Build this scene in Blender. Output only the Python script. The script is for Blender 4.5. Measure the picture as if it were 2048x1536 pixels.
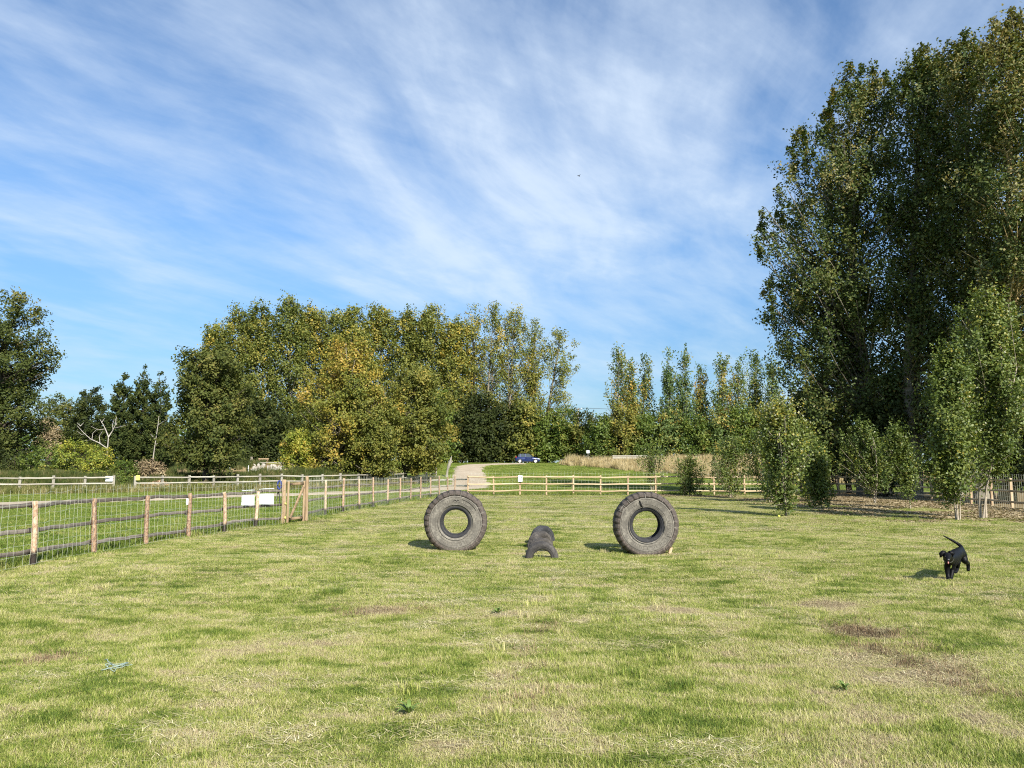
import bpy, bmesh, math, random
import numpy as np
from mathutils import Vector, Matrix

for o in list(bpy.data.objects):
    bpy.data.objects.remove(o)
scene = bpy.context.scene
col = scene.collection
RNG = np.random.default_rng(11)
random.seed(5)
R = math.radians

# ------------------------------------------------------------------ camera
EYE = 1.6
FPX, CXP, CYP, HORIZON = 1500.0, 1024.0, 768.0, 930.0
PITCH = math.atan((HORIZON - CYP) / FPX)
cam_d = bpy.data.cameras.new('camera')
cam_d.sensor_width = 36.0
cam_d.lens = 36.0 * FPX / 2048.0
cam_d.clip_start, cam_d.clip_end = 0.1, 4000
cam = bpy.data.objects.new('camera', cam_d)
cam.location = (0, 0, EYE)
cam.rotation_euler = (math.pi / 2 + PITCH, 0, 0)
col.objects.link(cam)
scene.camera = cam

# ------------------------------------------------------------------ world and sun
SUN_AZ, SUN_EL = R(180 - 26), R(34)          # clockwise from +Y (view direction)
world = bpy.data.worlds.new('World')
scene.world = world
world.use_nodes = True
wt = world.node_tree
wt.nodes.clear()


def N(t, kind, loc=(0, 0), **kw):
    n = t.nodes.new(kind)
    for k, v in kw.items():
        setattr(n, k, v)
    return n


def L(t, a, b):
    t.links.new(a, b)


def mth(t, op, a, b=None, clamp=False):
    n = N(t, 'ShaderNodeMath', operation=op, use_clamp=clamp)
    for i, v in enumerate((a, b)):
        if v is None:
            continue
        if isinstance(v, (int, float)):
            n.inputs[i].default_value = v
        else:
            L(t, v, n.inputs[i])
    return n.outputs[0]


def mrange(t, v, a, b, c=0.0, d=1.0, smooth=True):
    n = N(t, 'ShaderNodeMapRange')
    n.interpolation_type = 'SMOOTHSTEP' if smooth else 'LINEAR'
    L(t, v, n.inputs[0])
    for i, x in enumerate((a, b, c, d)):
        n.inputs[1 + i].default_value = x
    return n.outputs[0]


def noise(t, vec, scale, detail=3.0, rough=0.55, dist=0.0):
    n = N(t, 'ShaderNodeTexNoise')
    L(t, vec, n.inputs['Vector'])
    n.inputs['Scale'].default_value = scale
    n.inputs['Detail'].default_value = detail
    n.inputs['Roughness'].default_value = rough
    n.inputs['Distortion'].default_value = dist
    return n.outputs['Fac']


def mapping(t, vec, loc=(0, 0, 0), rot=(0, 0, 0), scale=(1, 1, 1)):
    n = N(t, 'ShaderNodeMapping')
    L(t, vec, n.inputs['Vector'])
    n.inputs['Location'].default_value = loc
    n.inputs['Rotation'].default_value = rot
    n.inputs['Scale'].default_value = scale
    return n.outputs[0]


def ramp(t, fac, stops):
    n = N(t, 'ShaderNodeValToRGB')
    e = n.color_ramp.elements
    while len(e) > 1:
        e.remove(e[-1])
    for i, (p, c) in enumerate(stops):
        x = e[0] if i == 0 else e.new(p)
        x.position = p
        x.color = (c[0], c[1], c[2], 1)
    L(t, fac, n.inputs[0])
    return n.outputs[0]


def mixc(t, fac, a, b, mode='MIX'):
    n = N(t, 'ShaderNodeMix', data_type='RGBA', blend_type=mode)
    for i, v in ((0, fac), (6, a), (7, b)):
        if isinstance(v, (int, float)):
            n.inputs[i].default_value = v
        elif isinstance(v, tuple):
            n.inputs[i].default_value = (v[0], v[1], v[2], 1)
        else:
            L(t, v, n.inputs[i])
    return n.outputs[2]


sky = N(wt, 'ShaderNodeTexSky', sky_type='NISHITA')
sky.sun_disc = False
sky.sun_elevation, sky.sun_rotation = SUN_EL, SUN_AZ
sky.altitude, sky.air_density, sky.dust_density, sky.ozone_density = 0, 1.0, 0.5, 2.4
tc = N(wt, 'ShaderNodeTexCoord')
sep = N(wt, 'ShaderNodeSeparateXYZ')
L(wt, tc.outputs['Generated'], sep.inputs[0])
zc = mth(wt, 'ADD', mth(wt, 'MAXIMUM', sep.outputs[2], 0.0), 0.16)
comb = N(wt, 'ShaderNodeCombineXYZ')
L(wt, mth(wt, 'DIVIDE', sep.outputs[0], zc), comb.inputs[0])
L(wt, mth(wt, 'DIVIDE', sep.outputs[1], zc), comb.inputs[1])
plane = comb.outputs[0]                      # the cloud sheet seen as a flat layer


def warped(vec, scale, amount, detail=2):
    w = N(wt, 'ShaderNodeTexNoise')
    L(wt, vec, w.inputs['Vector'])
    w.inputs['Scale'].default_value = scale
    w.inputs['Detail'].default_value = detail
    c = N(wt, 'ShaderNodeVectorMath', operation='MULTIPLY_ADD')
    L(wt, w.outputs['Color'], c.inputs[0])
    c.inputs[1].default_value = (amount, amount, 0)
    L(wt, vec, c.inputs[2])
    return c.outputs[0]


wp = warped(plane, 0.55, 0.7)
rotd = mapping(wt, wp, loc=(3.4, 0.6, 0), rot=(0, 0, R(22)))
broad = noise(wt, mapping(wt, rotd, scale=(0.75, 0.5, 1)), 1.0, 3, 0.5)
fib = warped(rotd, 1.6, 0.22, 3)
fibre = noise(wt, mapping(wt, fib, loc=(5, 2, 0), scale=(3.4, 0.85, 1)), 1.0, 7, 0.56)
rot2 = mapping(wt, warped(plane, 0.9, 0.5), loc=(1.5, 7, 0), rot=(0, 0, R(46)))
wisps = noise(wt, mapping(wt, rot2, scale=(4.6, 1.1, 1)), 1.0, 8, 0.6)
puff = noise(wt, mapping(wt, wp, loc=(8, 3, 0)), 2.6, 7, 0.62)
dens = mth(wt, 'ADD', mth(wt, 'ADD', mth(wt, 'MULTIPLY', broad, 0.6), mth(wt, 'MULTIPLY', fibre, 0.8)),
           mth(wt, 'ADD', mth(wt, 'MULTIPLY', wisps, 0.5), mth(wt, 'MULTIPLY', puff, 0.4)))
thin = mrange(wt, dens, 0.9, 1.38)
thick = mrange(wt, dens, 1.2, 1.48)
cfac = mth(wt, 'ADD', mth(wt, 'MULTIPLY', thin, 0.66), mth(wt, 'MULTIPLY', thick, 0.3))
low = mrange(wt, sep.outputs[2], 0.0, 0.42)
cloudcol = mixc(wt, low, (4.1, 5.5, 6.6), (5.0, 5.9, 7.1))
skyb = mixc(wt, 1.0, sky.outputs[0], mixc(wt, mrange(wt, sep.outputs[2], 0.0, 0.36), (0.48, 0.62, 0.74), (0.86, 1.08, 1.24)), 'MULTIPLY')
skyc = mixc(wt, cfac, skyb, cloudcol)
bg = N(wt, 'ShaderNodeBackground')
bg.inputs['Strength'].default_value = 0.085
L(wt, skyc, bg.inputs['Color'])
wo = N(wt, 'ShaderNodeOutputWorld')
L(wt, bg.outputs[0], wo.inputs['Surface'])

sun_d = bpy.data.lights.new('sun', 'SUN')
sun_d.energy = 4.9
sun_d.angle = R(0.55)
sun_d.color = (1.0, 0.94, 0.84)
sun = bpy.data.objects.new('sun', sun_d)
sdir = Vector((math.sin(SUN_AZ) * math.cos(SUN_EL), math.cos(SUN_AZ) * math.cos(SUN_EL), math.sin(SUN_EL)))
sun.rotation_euler = sdir.to_track_quat('Z', 'Y').to_euler()
sun.location = (12, -25, 30)
col.objects.link(sun)

vs = scene.view_settings
vs.view_transform, vs.look, vs.gamma, vs.exposure = 'Standard', 'None', 1.0, 0.8
vs.use_curve_mapping = False
scene.cycles.use_denoising = False
scene.cycles.filter_width = 1.1
scene.cycles.max_bounces = 4
scene.cycles.diffuse_bounces = 2
scene.cycles.glossy_bounces = 2
scene.cycles.transmission_bounces = 4
scene.cycles.transparent_max_bounces = 8
scene.cycles.caustics_reflective = False
scene.cycles.caustics_refractive = False


# ------------------------------------------------------------------ pixel helpers (photo is 2048 x 1536)
CP, SP = math.cos(PITCH), math.sin(PITCH)


def ray(x, y):
    u, v = (x - CXP) / FPX, (CYP - y) / FPX
    return u, CP - v * SP, SP + v * CP


def P(x, y, Y):
    rx, ry, rz = ray(x, y)
    t = Y / ry
    return (rx * t, Y, EYE + rz * t)


def sstep(a, b, v):
    t = np.clip((np.asarray(v, float) - a) / (b - a), 0, 1)
    return t * t * (3 - 2 * t)


POND = (-33.0, 84.5, 17.0, 23.5)
WATER_Z = 0.72


def zt(x, y):
    x = np.asarray(x, float)
    y = np.asarray(y, float)
    base = 2.32 * sstep(70, 122, y) - 0.0067 * np.clip(y, -60, 60)
    yf = np.interp(x, [-60, -36, -22, -13, -9], [50, 52, 60, 69, 80])     # line of the grey fence
    left = np.maximum(base, -0.4 + 1.17 * sstep(1.2, 5, y - yf) + 1.5 * sstep(106, 116, y))
    left = np.where(y < 50, base, left)
    w = sstep(-10, -15, x)
    z = base * (1 - w) + left * w
    e = np.sqrt(((x - POND[0]) / POND[2]) ** 2 + ((y - POND[1]) / POND[3]) ** 2)
    dip = 1 - sstep(0.88, 1.08, e)
    z = z * (1 - dip) - 0.3 * dip
    bump = 0.012 * np.sin(x * 1.9 + 0.7 * np.sin(y * 1.3)) + 0.014 * np.sin(y * 1.55 + 1.1 * np.sin(x * 0.8)) \
        + 0.02 * np.sin(x * 0.47 + 1.2) * np.sin(y * 0.39)
    return z + bump


def G(x, y):
    """ground point under a pixel, on the real terrain"""
    rx, ry, rz = ray(x, y)
    t = -EYE / min(rz, -1e-3)
    for _ in range(60):
        z = float(zt(rx * t, ry * t))
        if abs(rz) < 1e-6:
            break
        t2 = (z - EYE) / rz
        t += 0.5 * (t2 - t)
        t = max(1.0, min(t, 400))
    return (rx * t, ry * t, float(zt(rx * t, ry * t)))


def XatY(x, Y):
    return P(x, HORIZON, Y)[0]


# ------------------------------------------------------------------ object helpers
def tag(o, label=None, cat=None, group=None, kind=None):
    if label:
        o['label'] = label
    if cat:
        o['category'] = cat
    if group:
        o['group'] = group
    if kind:
        o['kind'] = kind
    return o


def thing(name, label, cat, loc=(0, 0, 0), rotz=0.0, group=None):
    o = bpy.data.objects.new(name, None)
    o.empty_display_size = 0.2
    o.location = loc
    o.rotation_euler = (0, 0, rotz)
    col.objects.link(o)
    return tag(o, label, cat, group)


def link(name, me, parent=None, loc=None, rot=None, scale=None):
    o = bpy.data.objects.new(name, me)
    col.objects.link(o)
    if parent is not None:
        o.parent = parent
    if loc is not None:
        o.location = loc
    if rot is not None:
        o.rotation_euler = rot
    if scale is not None:
        o.scale = scale
    return o


def mesh_np(name, V, F, mat, smooth=False, attrs=None):
    """V (n,3), F (m,k) all faces of the same size k"""
    V = np.asarray(V, np.float32)
    F = np.asarray(F, np.int32)
    me = bpy.data.meshes.new(name)
    n, (m, k) = len(V), F.shape
    me.vertices.add(n)
    me.vertices.foreach_set('co', V.ravel())
    me.loops.add(m * k)
    me.loops.foreach_set('vertex_index', F.ravel())
    me.polygons.add(m)
    me.polygons.foreach_set('loop_start', np.arange(0, m * k, k, dtype=np.int32))
    me.polygons.foreach_set('loop_total', np.full(m, k, np.int32))
    if smooth:
        me.polygons.foreach_set('use_smooth', np.ones(m, bool))
    for an, (dom, arr) in (attrs or {}).items():
        a = me.attributes.new(an, 'FLOAT', dom)
        a.data.foreach_set('value', np.asarray(arr, np.float32))
    me.update(calc_edges=True)
    if mat:
        me.materials.append(mat)
    return me


class Tubes:
    """collects tapered tubes, all quads, in one mesh"""

    def __init__(self):
        self.V, self.F, self.n = [], [], 0

    def add(self, pts, rad, sides=6, cap=True):
        pts = np.asarray(pts, float)
        k = len(pts)
        rad = np.broadcast_to(np.asarray(rad, float), (k,))
        tan = np.gradient(pts, axis=0)
        tan /= np.linalg.norm(tan, axis=1)[:, None] + 1e-9
        ref = np.array([0, 0, 1.0]) if abs(tan[0, 2]) < 0.9 else np.array([1.0, 0, 0])
        a = np.cross(tan, ref)
        a /= np.linalg.norm(a, axis=1)[:, None] + 1e-9
        b = np.cross(tan, a)
        th = np.linspace(0, 2 * np.pi, sides, endpoint=False)
        ring = pts[:, None] + rad[:, None, None] * (np.cos(th)[None, :, None] * a[:, None] + np.sin(th)[None, :, None] * b[:, None])
        V = ring.reshape(-1, 3)
        i = np.arange(k - 1)[:, None] * sides
        j = np.arange(sides)[None, :]
        j2 = (j + 1) % sides
        F = np.stack([i + j, i + j2, i + sides + j2, i + sides + j], -1).reshape(-1, 4)
        Fs = [F]
        if cap and sides in (4, 6, 8):
            for off in (0, (k - 1) * sides):
                if sides == 4:
                    c = [[off, off + 1, off + 2, off + 3]]
                elif sides == 6:
                    c = [[off, off + 1, off + 2, off + 3], [off, off + 3, off + 4, off + 5]]
                else:
                    c = [[off, off + 1, off + 2, off + 3], [off, off + 3, off + 4, off + 7], [off + 4, off + 5, off + 6, off + 7]]
                Fs.append(np.array(c))
        F = np.concatenate(Fs) + self.n
        self.V.append(V)
        self.F.append(F)
        self.n += len(V)

    def mesh(self, name, mat, smooth=True):
        return mesh_np(name, np.concatenate(self.V), np.concatenate(self.F), mat, smooth)


def bm_mesh(name, bm, mat, smooth=False):
    me = bpy.data.meshes.new(name)
    bmesh.ops.recalc_face_normals(bm, faces=bm.faces[:])
    bm.to_mesh(me)
    bm.free()
    for m in (mat if isinstance(mat, (list, tuple)) else [mat]):
        me.materials.append(m)
    if smooth:
        me.polygons.foreach_set('use_smooth', np.ones(len(me.polygons), bool))
    return me


def box_bm(sx, sy, sz, bev=0.0, loc=(0, 0, 0)):
    bm = bmesh.new()
    bmesh.ops.create_cube(bm, size=1)
    bmesh.ops.scale(bm, vec=(sx, sy, sz), verts=bm.verts)
    if bev:
        bmesh.ops.bevel(bm, geom=bm.edges[:], offset=bev, segments=1, affect='EDGES')
    bmesh.ops.translate(bm, vec=loc, verts=bm.verts)
    return bm


# ------------------------------------------------------------------ materials
def newmat(name):
    m = bpy.data.materials.new(name)
    m.use_nodes = True
    t = m.node_tree
    b = t.nodes['Principled BSDF']
    return m, t, b


def geo_pos(t):
    return N(t, 'ShaderNodeNewGeometry').outputs['Position']


def simple(name, c, rough=0.7, var=0.25, nscale=6.0, metal=0.0, bump=0.0, obj=True):
    m, t, b = newmat(name)
    if obj:
        v = N(t, 'ShaderNodeTexCoord').outputs['Object']
    else:
        v = geo_pos(t)
    f = noise(t, v, nscale, 4, 0.6)
    lo = tuple(x * (1 - var) for x in c)
    hi = tuple(min(1, x * (1 + var)) for x in c)
    L(t, ramp(t, f, [(0.25, lo), (0.75, hi)]), b.inputs['Base Color'])
    b.inputs['Roughness'].default_value = rough
    b.inputs['Metallic'].default_value = metal
    if bump:
        bn = N(t, 'ShaderNodeBump')
        bn.inputs['Strength'].default_value = bump
        bn.inputs['Distance'].default_value = 0.02
        L(t, noise(t, v, nscale * 4, 5, 0.65), bn.inputs['Height'])
        L(t, bn.outputs[0], b.inputs['Normal'])
    return m


def wood(name, a, b_, c, stretch=(1.2, 14, 14), rough=0.85, base_dark=None):
    m, t, b = newmat(name)
    v = N(t, 'ShaderNodeTexCoord').outputs['Object']
    rnd = N(t, 'ShaderNodeObjectInfo').outputs['Random']
    off = N(t, 'ShaderNodeVectorMath', operation='ADD')
    cx = N(t, 'ShaderNodeCombineXYZ')
    L(t, mth(t, 'MULTIPLY', rnd, 37.0), cx.inputs[0])
    L(t, mth(t, 'MULTIPLY', rnd, 11.0), cx.inputs[2])
    L(t, v, off.inputs[0])
    L(t, cx.outputs[0], off.inputs[1])
    f = noise(t, mapping(t, off.outputs[0], scale=stretch), 1.6, 6, 0.65, 0.4)
    f2 = mth(t, 'ADD', f, mth(t, 'MULTIPLY', mth(t, 'SUBTRACT', rnd, 0.5), 0.22))
    cc = ramp(t, f2, [(0.3, a), (0.5, b_), (0.7, c)])
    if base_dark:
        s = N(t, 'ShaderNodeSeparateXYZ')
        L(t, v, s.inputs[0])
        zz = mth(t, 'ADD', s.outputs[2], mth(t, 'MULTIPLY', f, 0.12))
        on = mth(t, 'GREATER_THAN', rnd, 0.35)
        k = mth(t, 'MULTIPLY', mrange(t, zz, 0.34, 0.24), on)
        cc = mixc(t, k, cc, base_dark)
    L(t, cc, b.inputs['Base Color'])
    b.inputs['Roughness'].default_value = rough
    bn = N(t, 'ShaderNodeBump')
    bn.inputs['Strength'].default_value = 0.6
    bn.inputs['Distance'].default_value = 0.012
    L(t, f, bn.inputs['Height'])
    L(t, bn.outputs[0], b.inputs['Normal'])
    return m


def leafmat(name, stops, gloss=0.45, trans=0.28, spec=0.3):
    m, t, b = newmat(name)
    at = N(t, 'ShaderNodeAttribute', attribute_name='tint')
    c = ramp(t, at.outputs['Fac'], stops)
    L(t, c, b.inputs['Base Color'])
    b.inputs['Roughness'].default_value = min(0.8, gloss + 0.1)
    b.inputs['Specular IOR Level'].default_value = spec
    tr = N(t, 'ShaderNodeBsdfTranslucent')
    L(t, mixc(t, 1.0, c, (1.25, 1.25, 0.55), 'MULTIPLY'), tr.inputs['Color'])
    mx = N(t, 'ShaderNodeMixShader')
    mx.inputs[0].default_value = trans
    L(t, b.outputs[0], mx.inputs[1])
    L(t, tr.outputs[0], mx.inputs[2])
    L(t, mx.outputs[0], t.nodes['Material Output'].inputs['Surface'])
    return m


M = {}
M['tan_wood'] = wood('tan_sawn_wood', (0.27, 0.19, 0.11), (0.46, 0.35, 0.21), (0.6, 0.49, 0.33))
M['tan_post'] = wood('tan_sawn_post', (0.25, 0.17, 0.10), (0.43, 0.31, 0.19), (0.56, 0.44, 0.29), stretch=(14, 14, 1.2))
M['grey_wood'] = wood('weathered_grey_wood', (0.2, 0.18, 0.14), (0.36, 0.33, 0.27), (0.52, 0.5, 0.42))
M['grey_post'] = wood('weathered_grey_post', (0.15, 0.14, 0.11), (0.28, 0.26, 0.21), (0.4, 0.38, 0.31), stretch=(14, 14, 1.2))
M['dark_wood'] = wood('old_brown_slab_wood', (0.08, 0.064, 0.052), (0.17, 0.142, 0.117), (0.28, 0.245, 0.205), stretch=(0.8, 16, 16))
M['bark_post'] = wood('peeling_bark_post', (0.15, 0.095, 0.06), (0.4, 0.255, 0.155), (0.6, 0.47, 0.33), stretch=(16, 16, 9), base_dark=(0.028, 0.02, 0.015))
M['gate_wood'] = wood('brown_gate_wood', (0.15, 0.1, 0.055), (0.29, 0.2, 0.115), (0.42, 0.31, 0.19), stretch=(14, 14, 1.4))
M['wire'] = simple('galvanised_wire', (0.66, 0.68, 0.56), 0.45, 0.1, metal=0.3)
M['paper'] = simple('laminated_white_paper', (0.78, 0.82, 0.86), 0.25, 0.06, 9)
M['yellow'] = simple('yellow_sign_face', (0.72, 0.62, 0.16), 0.5, 0.1)
M['blackmetal'] = simple('black_ironmongery', (0.015, 0.015, 0.017), 0.5, 0.2)
M['rubber'] = None
M['bark_grey'] = simple('grey_green_bark', (0.17, 0.15, 0.11), 0.9, 0.45, 3.0, bump=0.8)
M['bark_dark'] = simple('dark_bark', (0.075, 0.06, 0.045), 0.9, 0.45, 3.0, bump=0.8)
M['bark_ochre'] = simple('ochre_lichen_bark', (0.33, 0.25, 0.11), 0.9, 0.5, 1.6, bump=0.8)
M['bark_pale'] = simple('pale_sapling_bark', (0.33, 0.28, 0.21), 0.8, 0.35, 8)
M['deadwood'] = simple('bleached_dead_wood', (0.36, 0.33, 0.285), 0.85, 0.3, 5)

DG = (0.010, 0.022, 0.005)
M['leaf_poplar_big'] = leafmat('grey_poplar_leaves', [(0.0, (0.033, 0.055, 0.012)), (0.45, (0.073, 0.103, 0.021)), (0.72, (0.13, 0.142, 0.031)), (0.9, (0.21, 0.155, 0.036)), (1.0, (0.25, 0.24, 0.12))], 0.5, 0.2, 0.35)
M['leaf_sapling'] = leafmat('sapling_leaves', [(0.0, (0.052, 0.085, 0.017)), (0.5, (0.12, 0.162, 0.033)), (0.8, (0.205, 0.23, 0.05)), (0.95, (0.38, 0.3, 0.04)), (1.0, (0.36, 0.37, 0.24))], 0.4, 0.25, 0.4)
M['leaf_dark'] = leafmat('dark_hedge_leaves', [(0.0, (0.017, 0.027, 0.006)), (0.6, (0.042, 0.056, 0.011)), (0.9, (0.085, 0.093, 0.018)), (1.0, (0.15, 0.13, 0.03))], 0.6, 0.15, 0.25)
M['leaf_mid'] = leafmat('mid_green_leaves', [(0.0, (0.046, 0.083, 0.013)), (0.5, (0.105, 0.151, 0.025)), (0.85, (0.180, 0.212, 0.037)), (1.0, (0.331, 0.287, 0.050))], 0.45, 0.25)
M['leaf_far_poplar'] = leafmat('yellowing_poplar_leaves', [(0.0, (0.072, 0.1, 0.02)), (0.5, (0.165, 0.185, 0.037)), (0.8, (0.3, 0.27, 0.056)), (1.0, (0.46, 0.34, 0.06))], 0.5, 0.28)
M['leaf_orange'] = leafmat('autumn_golden_leaves', [(0.0, (0.085, 0.115, 0.02)), (0.42, (0.195, 0.205, 0.036)), (0.66, (0.3, 0.26, 0.046)), (0.85, (0.4, 0.285, 0.052)), (1.0, (0.44, 0.31, 0.08))], 0.5, 0.28)
M['leaf_olive'] = leafmat('olive_leaves', [(0.0, (0.07, 0.092, 0.016)), (0.5, (0.165, 0.175, 0.033)), (0.85, (0.28, 0.245, 0.05)), (1.0, (0.42, 0.3, 0.07))], 0.5, 0.25)
M['leaf_syc'] = leafmat('sycamore_leaves', [(0.0, (0.038, 0.058, 0.011)), (0.5, (0.09, 0.107, 0.021)), (0.85, (0.155, 0.152, 0.034)), (1.0, (0.23, 0.17, 0.05))], 0.6, 0.22, 0.3)
M['leaf_conifer'] = leafmat('cypress_foliage', [(0.0, (0.02, 0.034, 0.009)), (0.6, (0.052, 0.07, 0.015)), (1.0, (0.115, 0.12, 0.028))], 0.65, 0.1, 0.2)
M['leaf_column'] = leafmat('columnar_poplar_leaves', [(0.0, (0.060, 0.106, 0.030)), (0.5, (0.128, 0.181, 0.050)), (0.8, (0.256, 0.242, 0.056)), (1.0, (0.482, 0.302, 0.056))], 0.42, 0.25)
M['leaf_brown'] = leafmat('brown_dry_leaves', [(0.0, (0.15, 0.11, 0.07)), (0.6, (0.3, 0.23, 0.13)), (1.0, (0.46, 0.38, 0.23))], 0.7, 0.15)
M['leaf_yellow'] = leafmat('yellow_green_leaves', [(0.0, (0.090, 0.136, 0.019)), (0.5, (0.226, 0.265, 0.037)), (0.85, (0.406, 0.363, 0.056)), (1.0, (0.542, 0.393, 0.075))], 0.45, 0.28)

# patches of dry or brown grass seen in the photograph: (x px, y px, half width px, half height px, strength)
PATCH_PX = [(1800, 1335, 190, 60, 0.55), (1740, 1268, 70, 18, 0.75), (1335, 1221, 80, 9, 0.6), (770, 1222, 75, 13, 0.62),
            (960, 1228, 130, 14, 0.35), (1650, 1212, 95, 12, 0.35), (350, 1350, 55, 9, 0.4), (1130, 1450, 60, 30, 0.4),
            (610, 1290, 90, 10, 0.4), (1180, 1240, 70, 8, 0.3), (1990, 1450, 80, 45, 0.42), (880, 1500, 90, 28, 0.35),
            (100, 1320, 45, 10, 0.45), (1760, 1430, 110, 25, 0.42), (450, 1300, 90, 9, 0.32)]
PATCHES = []
for (px, py, hw, hh, s) in PATCH_PX:
    c = G(px, py)
    top, bot = G(px, py - hh), G(px, py + hh)
    PATCHES.append((c[0], c[1], hw / FPX * c[1], max(0.15, (top[1] - bot[1]) / 2), s))


def patchiness(t, flat):
    n1 = noise(t, mapping(t, flat, scale=(1.0, 0.75, 1)), 0.7, 4, 0.6, 0.3)
    n2 = noise(t, mapping(t, flat, loc=(7, 3, 0), scale=(0.7, 1.0, 1)), 3.8, 6, 0.7, 0.3)
    n3 = noise(t, mapping(t, flat, loc=(2, 13, 0), scale=(0.4, 1.3, 1)), 2.1, 5, 0.64, 0.5)
    v = mth(t, 'ADD', mth(t, 'ADD', mth(t, 'MULTIPLY', n1, 0.4), mth(t, 'MULTIPLY', n2, 0.95)), mth(t, 'MULTIPLY', n3, 0.6))
    return n1, n2, mrange(t, v, 0.74, 1.2, 0.0, 1.0, False)


def grassmat(name, stops, patches=(), bias=0.0, tintw=0.55, stripes=0.0, rough=0.6, trans=0.0, nscale=0.42):
    m, t, b = newmat(name)
    pos = geo_pos(t)
    flat = mapping(t, pos, scale=(1, 1, 0))
    n1, n2, v = patchiness(t, flat)
    rnd = N(t, 'ShaderNodeObjectInfo').outputs['Random']
    v = mth(t, 'ADD', v, mth(t, 'MULTIPLY', mth(t, 'SUBTRACT', rnd, 0.5), 0.5))
    for (x, y, rx, ry, s) in patches:
        q = mapping(t, flat, loc=(-x / rx, -y / ry, 0), scale=(1 / rx, 1 / ry, 0))
        ln = N(t, 'ShaderNodeVectorMath', operation='LENGTH')
        L(t, q, ln.inputs[0])
        d = mth(t, 'ADD', ln.outputs['Value'], mth(t, 'MULTIPLY', mth(t, 'SUBTRACT', n2, 0.5), 1.6))
        v = mth(t, 'ADD', v, mrange(t, d, 1.15, 0.35, 0.0, s))
    at = N(t, 'ShaderNodeAttribute', attribute_name='tint')
    v = mth(t, 'ADD', v, mth(t, 'MULTIPLY', mth(t, 'SUBTRACT', at.outputs['Fac'], 0.5), tintw))
    if stripes:
        s = N(t, 'ShaderNodeSeparateXYZ')
        L(t, pos, s.inputs[0])
        w = mth(t, 'SINE', mth(t, 'MULTIPLY', mth(t, 'ADD', s.outputs[0], mth(t, 'MULTIPLY', n1, 0.7)), 3.3))
        v = mth(t, 'ADD', v, mth(t, 'MULTIPLY', w, stripes))
    if bias:
        v = mth(t, 'ADD', v, bias)
    c = ramp(t, v, stops)
    L(t, c, b.inputs['Base Color'])
    b.inputs['Roughness'].default_value = rough
    b.inputs['Specular IOR Level'].default_value = 0.3
    if trans:
        tr = N(t, 'ShaderNodeBsdfTranslucent')
        L(t, c, tr.inputs['Color'])
        mx = N(t, 'ShaderNodeMixShader')
        mx.inputs[0].default_value = trans
        L(t, b.outputs[0], mx.inputs[1])
        L(t, tr.outputs[0], mx.inputs[2])
        L(t, mx.outputs[0], t.nodes['Material Output'].inputs['Surface'])
    return m


PADDOCK_STOPS = [(0.0, (0.078, 0.13, 0.016)), (0.24, (0.175, 0.24, 0.032)), (0.46, (0.31, 0.355, 0.066)), (0.68, (0.49, 0.465, 0.165)), (0.88, (0.64, 0.57, 0.33)), (1.0, (0.4, 0.32, 0.19))]
LAWN_STOPS = [(0.0, (0.085, 0.14, 0.018)), (0.4, (0.155, 0.215, 0.032)), (0.7, (0.25, 0.28, 0.06)), (1.0, (0.38, 0.34, 0.14))]
M['paddock_grass'] = grassmat('paddock_grass_blades', PADDOCK_STOPS, PATCHES, tintw=0.72, stripes=0.06, bias=0.025, trans=0.22)
M['clippings'] = grassmat('dry_grass_clippings', [(0.0, (0.3, 0.26, 0.1)), (0.4, (0.48, 0.42, 0.2)), (0.75, (0.62, 0.54, 0.31)), (1.0, (0.7, 0.62, 0.4))], tintw=0.5, trans=0.1)
M['thatch'] = grassmat('brown_thatch', [(0.0, (0.09, 0.062, 0.034)), (0.4, (0.19, 0.13, 0.07)), (0.8, (0.32, 0.235, 0.13)), (1.0, (0.44, 0.35, 0.2))], tintw=0.7, trans=0.1)
M['lawn_grass'] = grassmat('lawn_grass_blades', LAWN_STOPS, tintw=0.5, bias=-0.06, trans=0.22)
M['dry_grass'] = grassmat('tall_straw_grass', [(0.0, (0.3, 0.24, 0.1)), (0.4, (0.5, 0.4, 0.2)), (1.0, (0.68, 0.58, 0.36))], tintw=0.6, trans=0.25)
M['weed_grass'] = grassmat('rank_verge_grass', [(0.0, (0.07, 0.1, 0.018)), (0.4, (0.16, 0.18, 0.04)), (0.75, (0.34, 0.3, 0.12)), (1.0, (0.48, 0.4, 0.22))], tintw=0.7, trans=0.25)
M['reed'] = grassmat('green_reeds', [(0.0, (0.035, 0.06, 0.012)), (0.5, (0.085, 0.115, 0.024)), (0.8, (0.17, 0.16, 0.055)), (1.0, (0.28, 0.23, 0.11))], tintw=0.6, trans=0.25)


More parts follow.
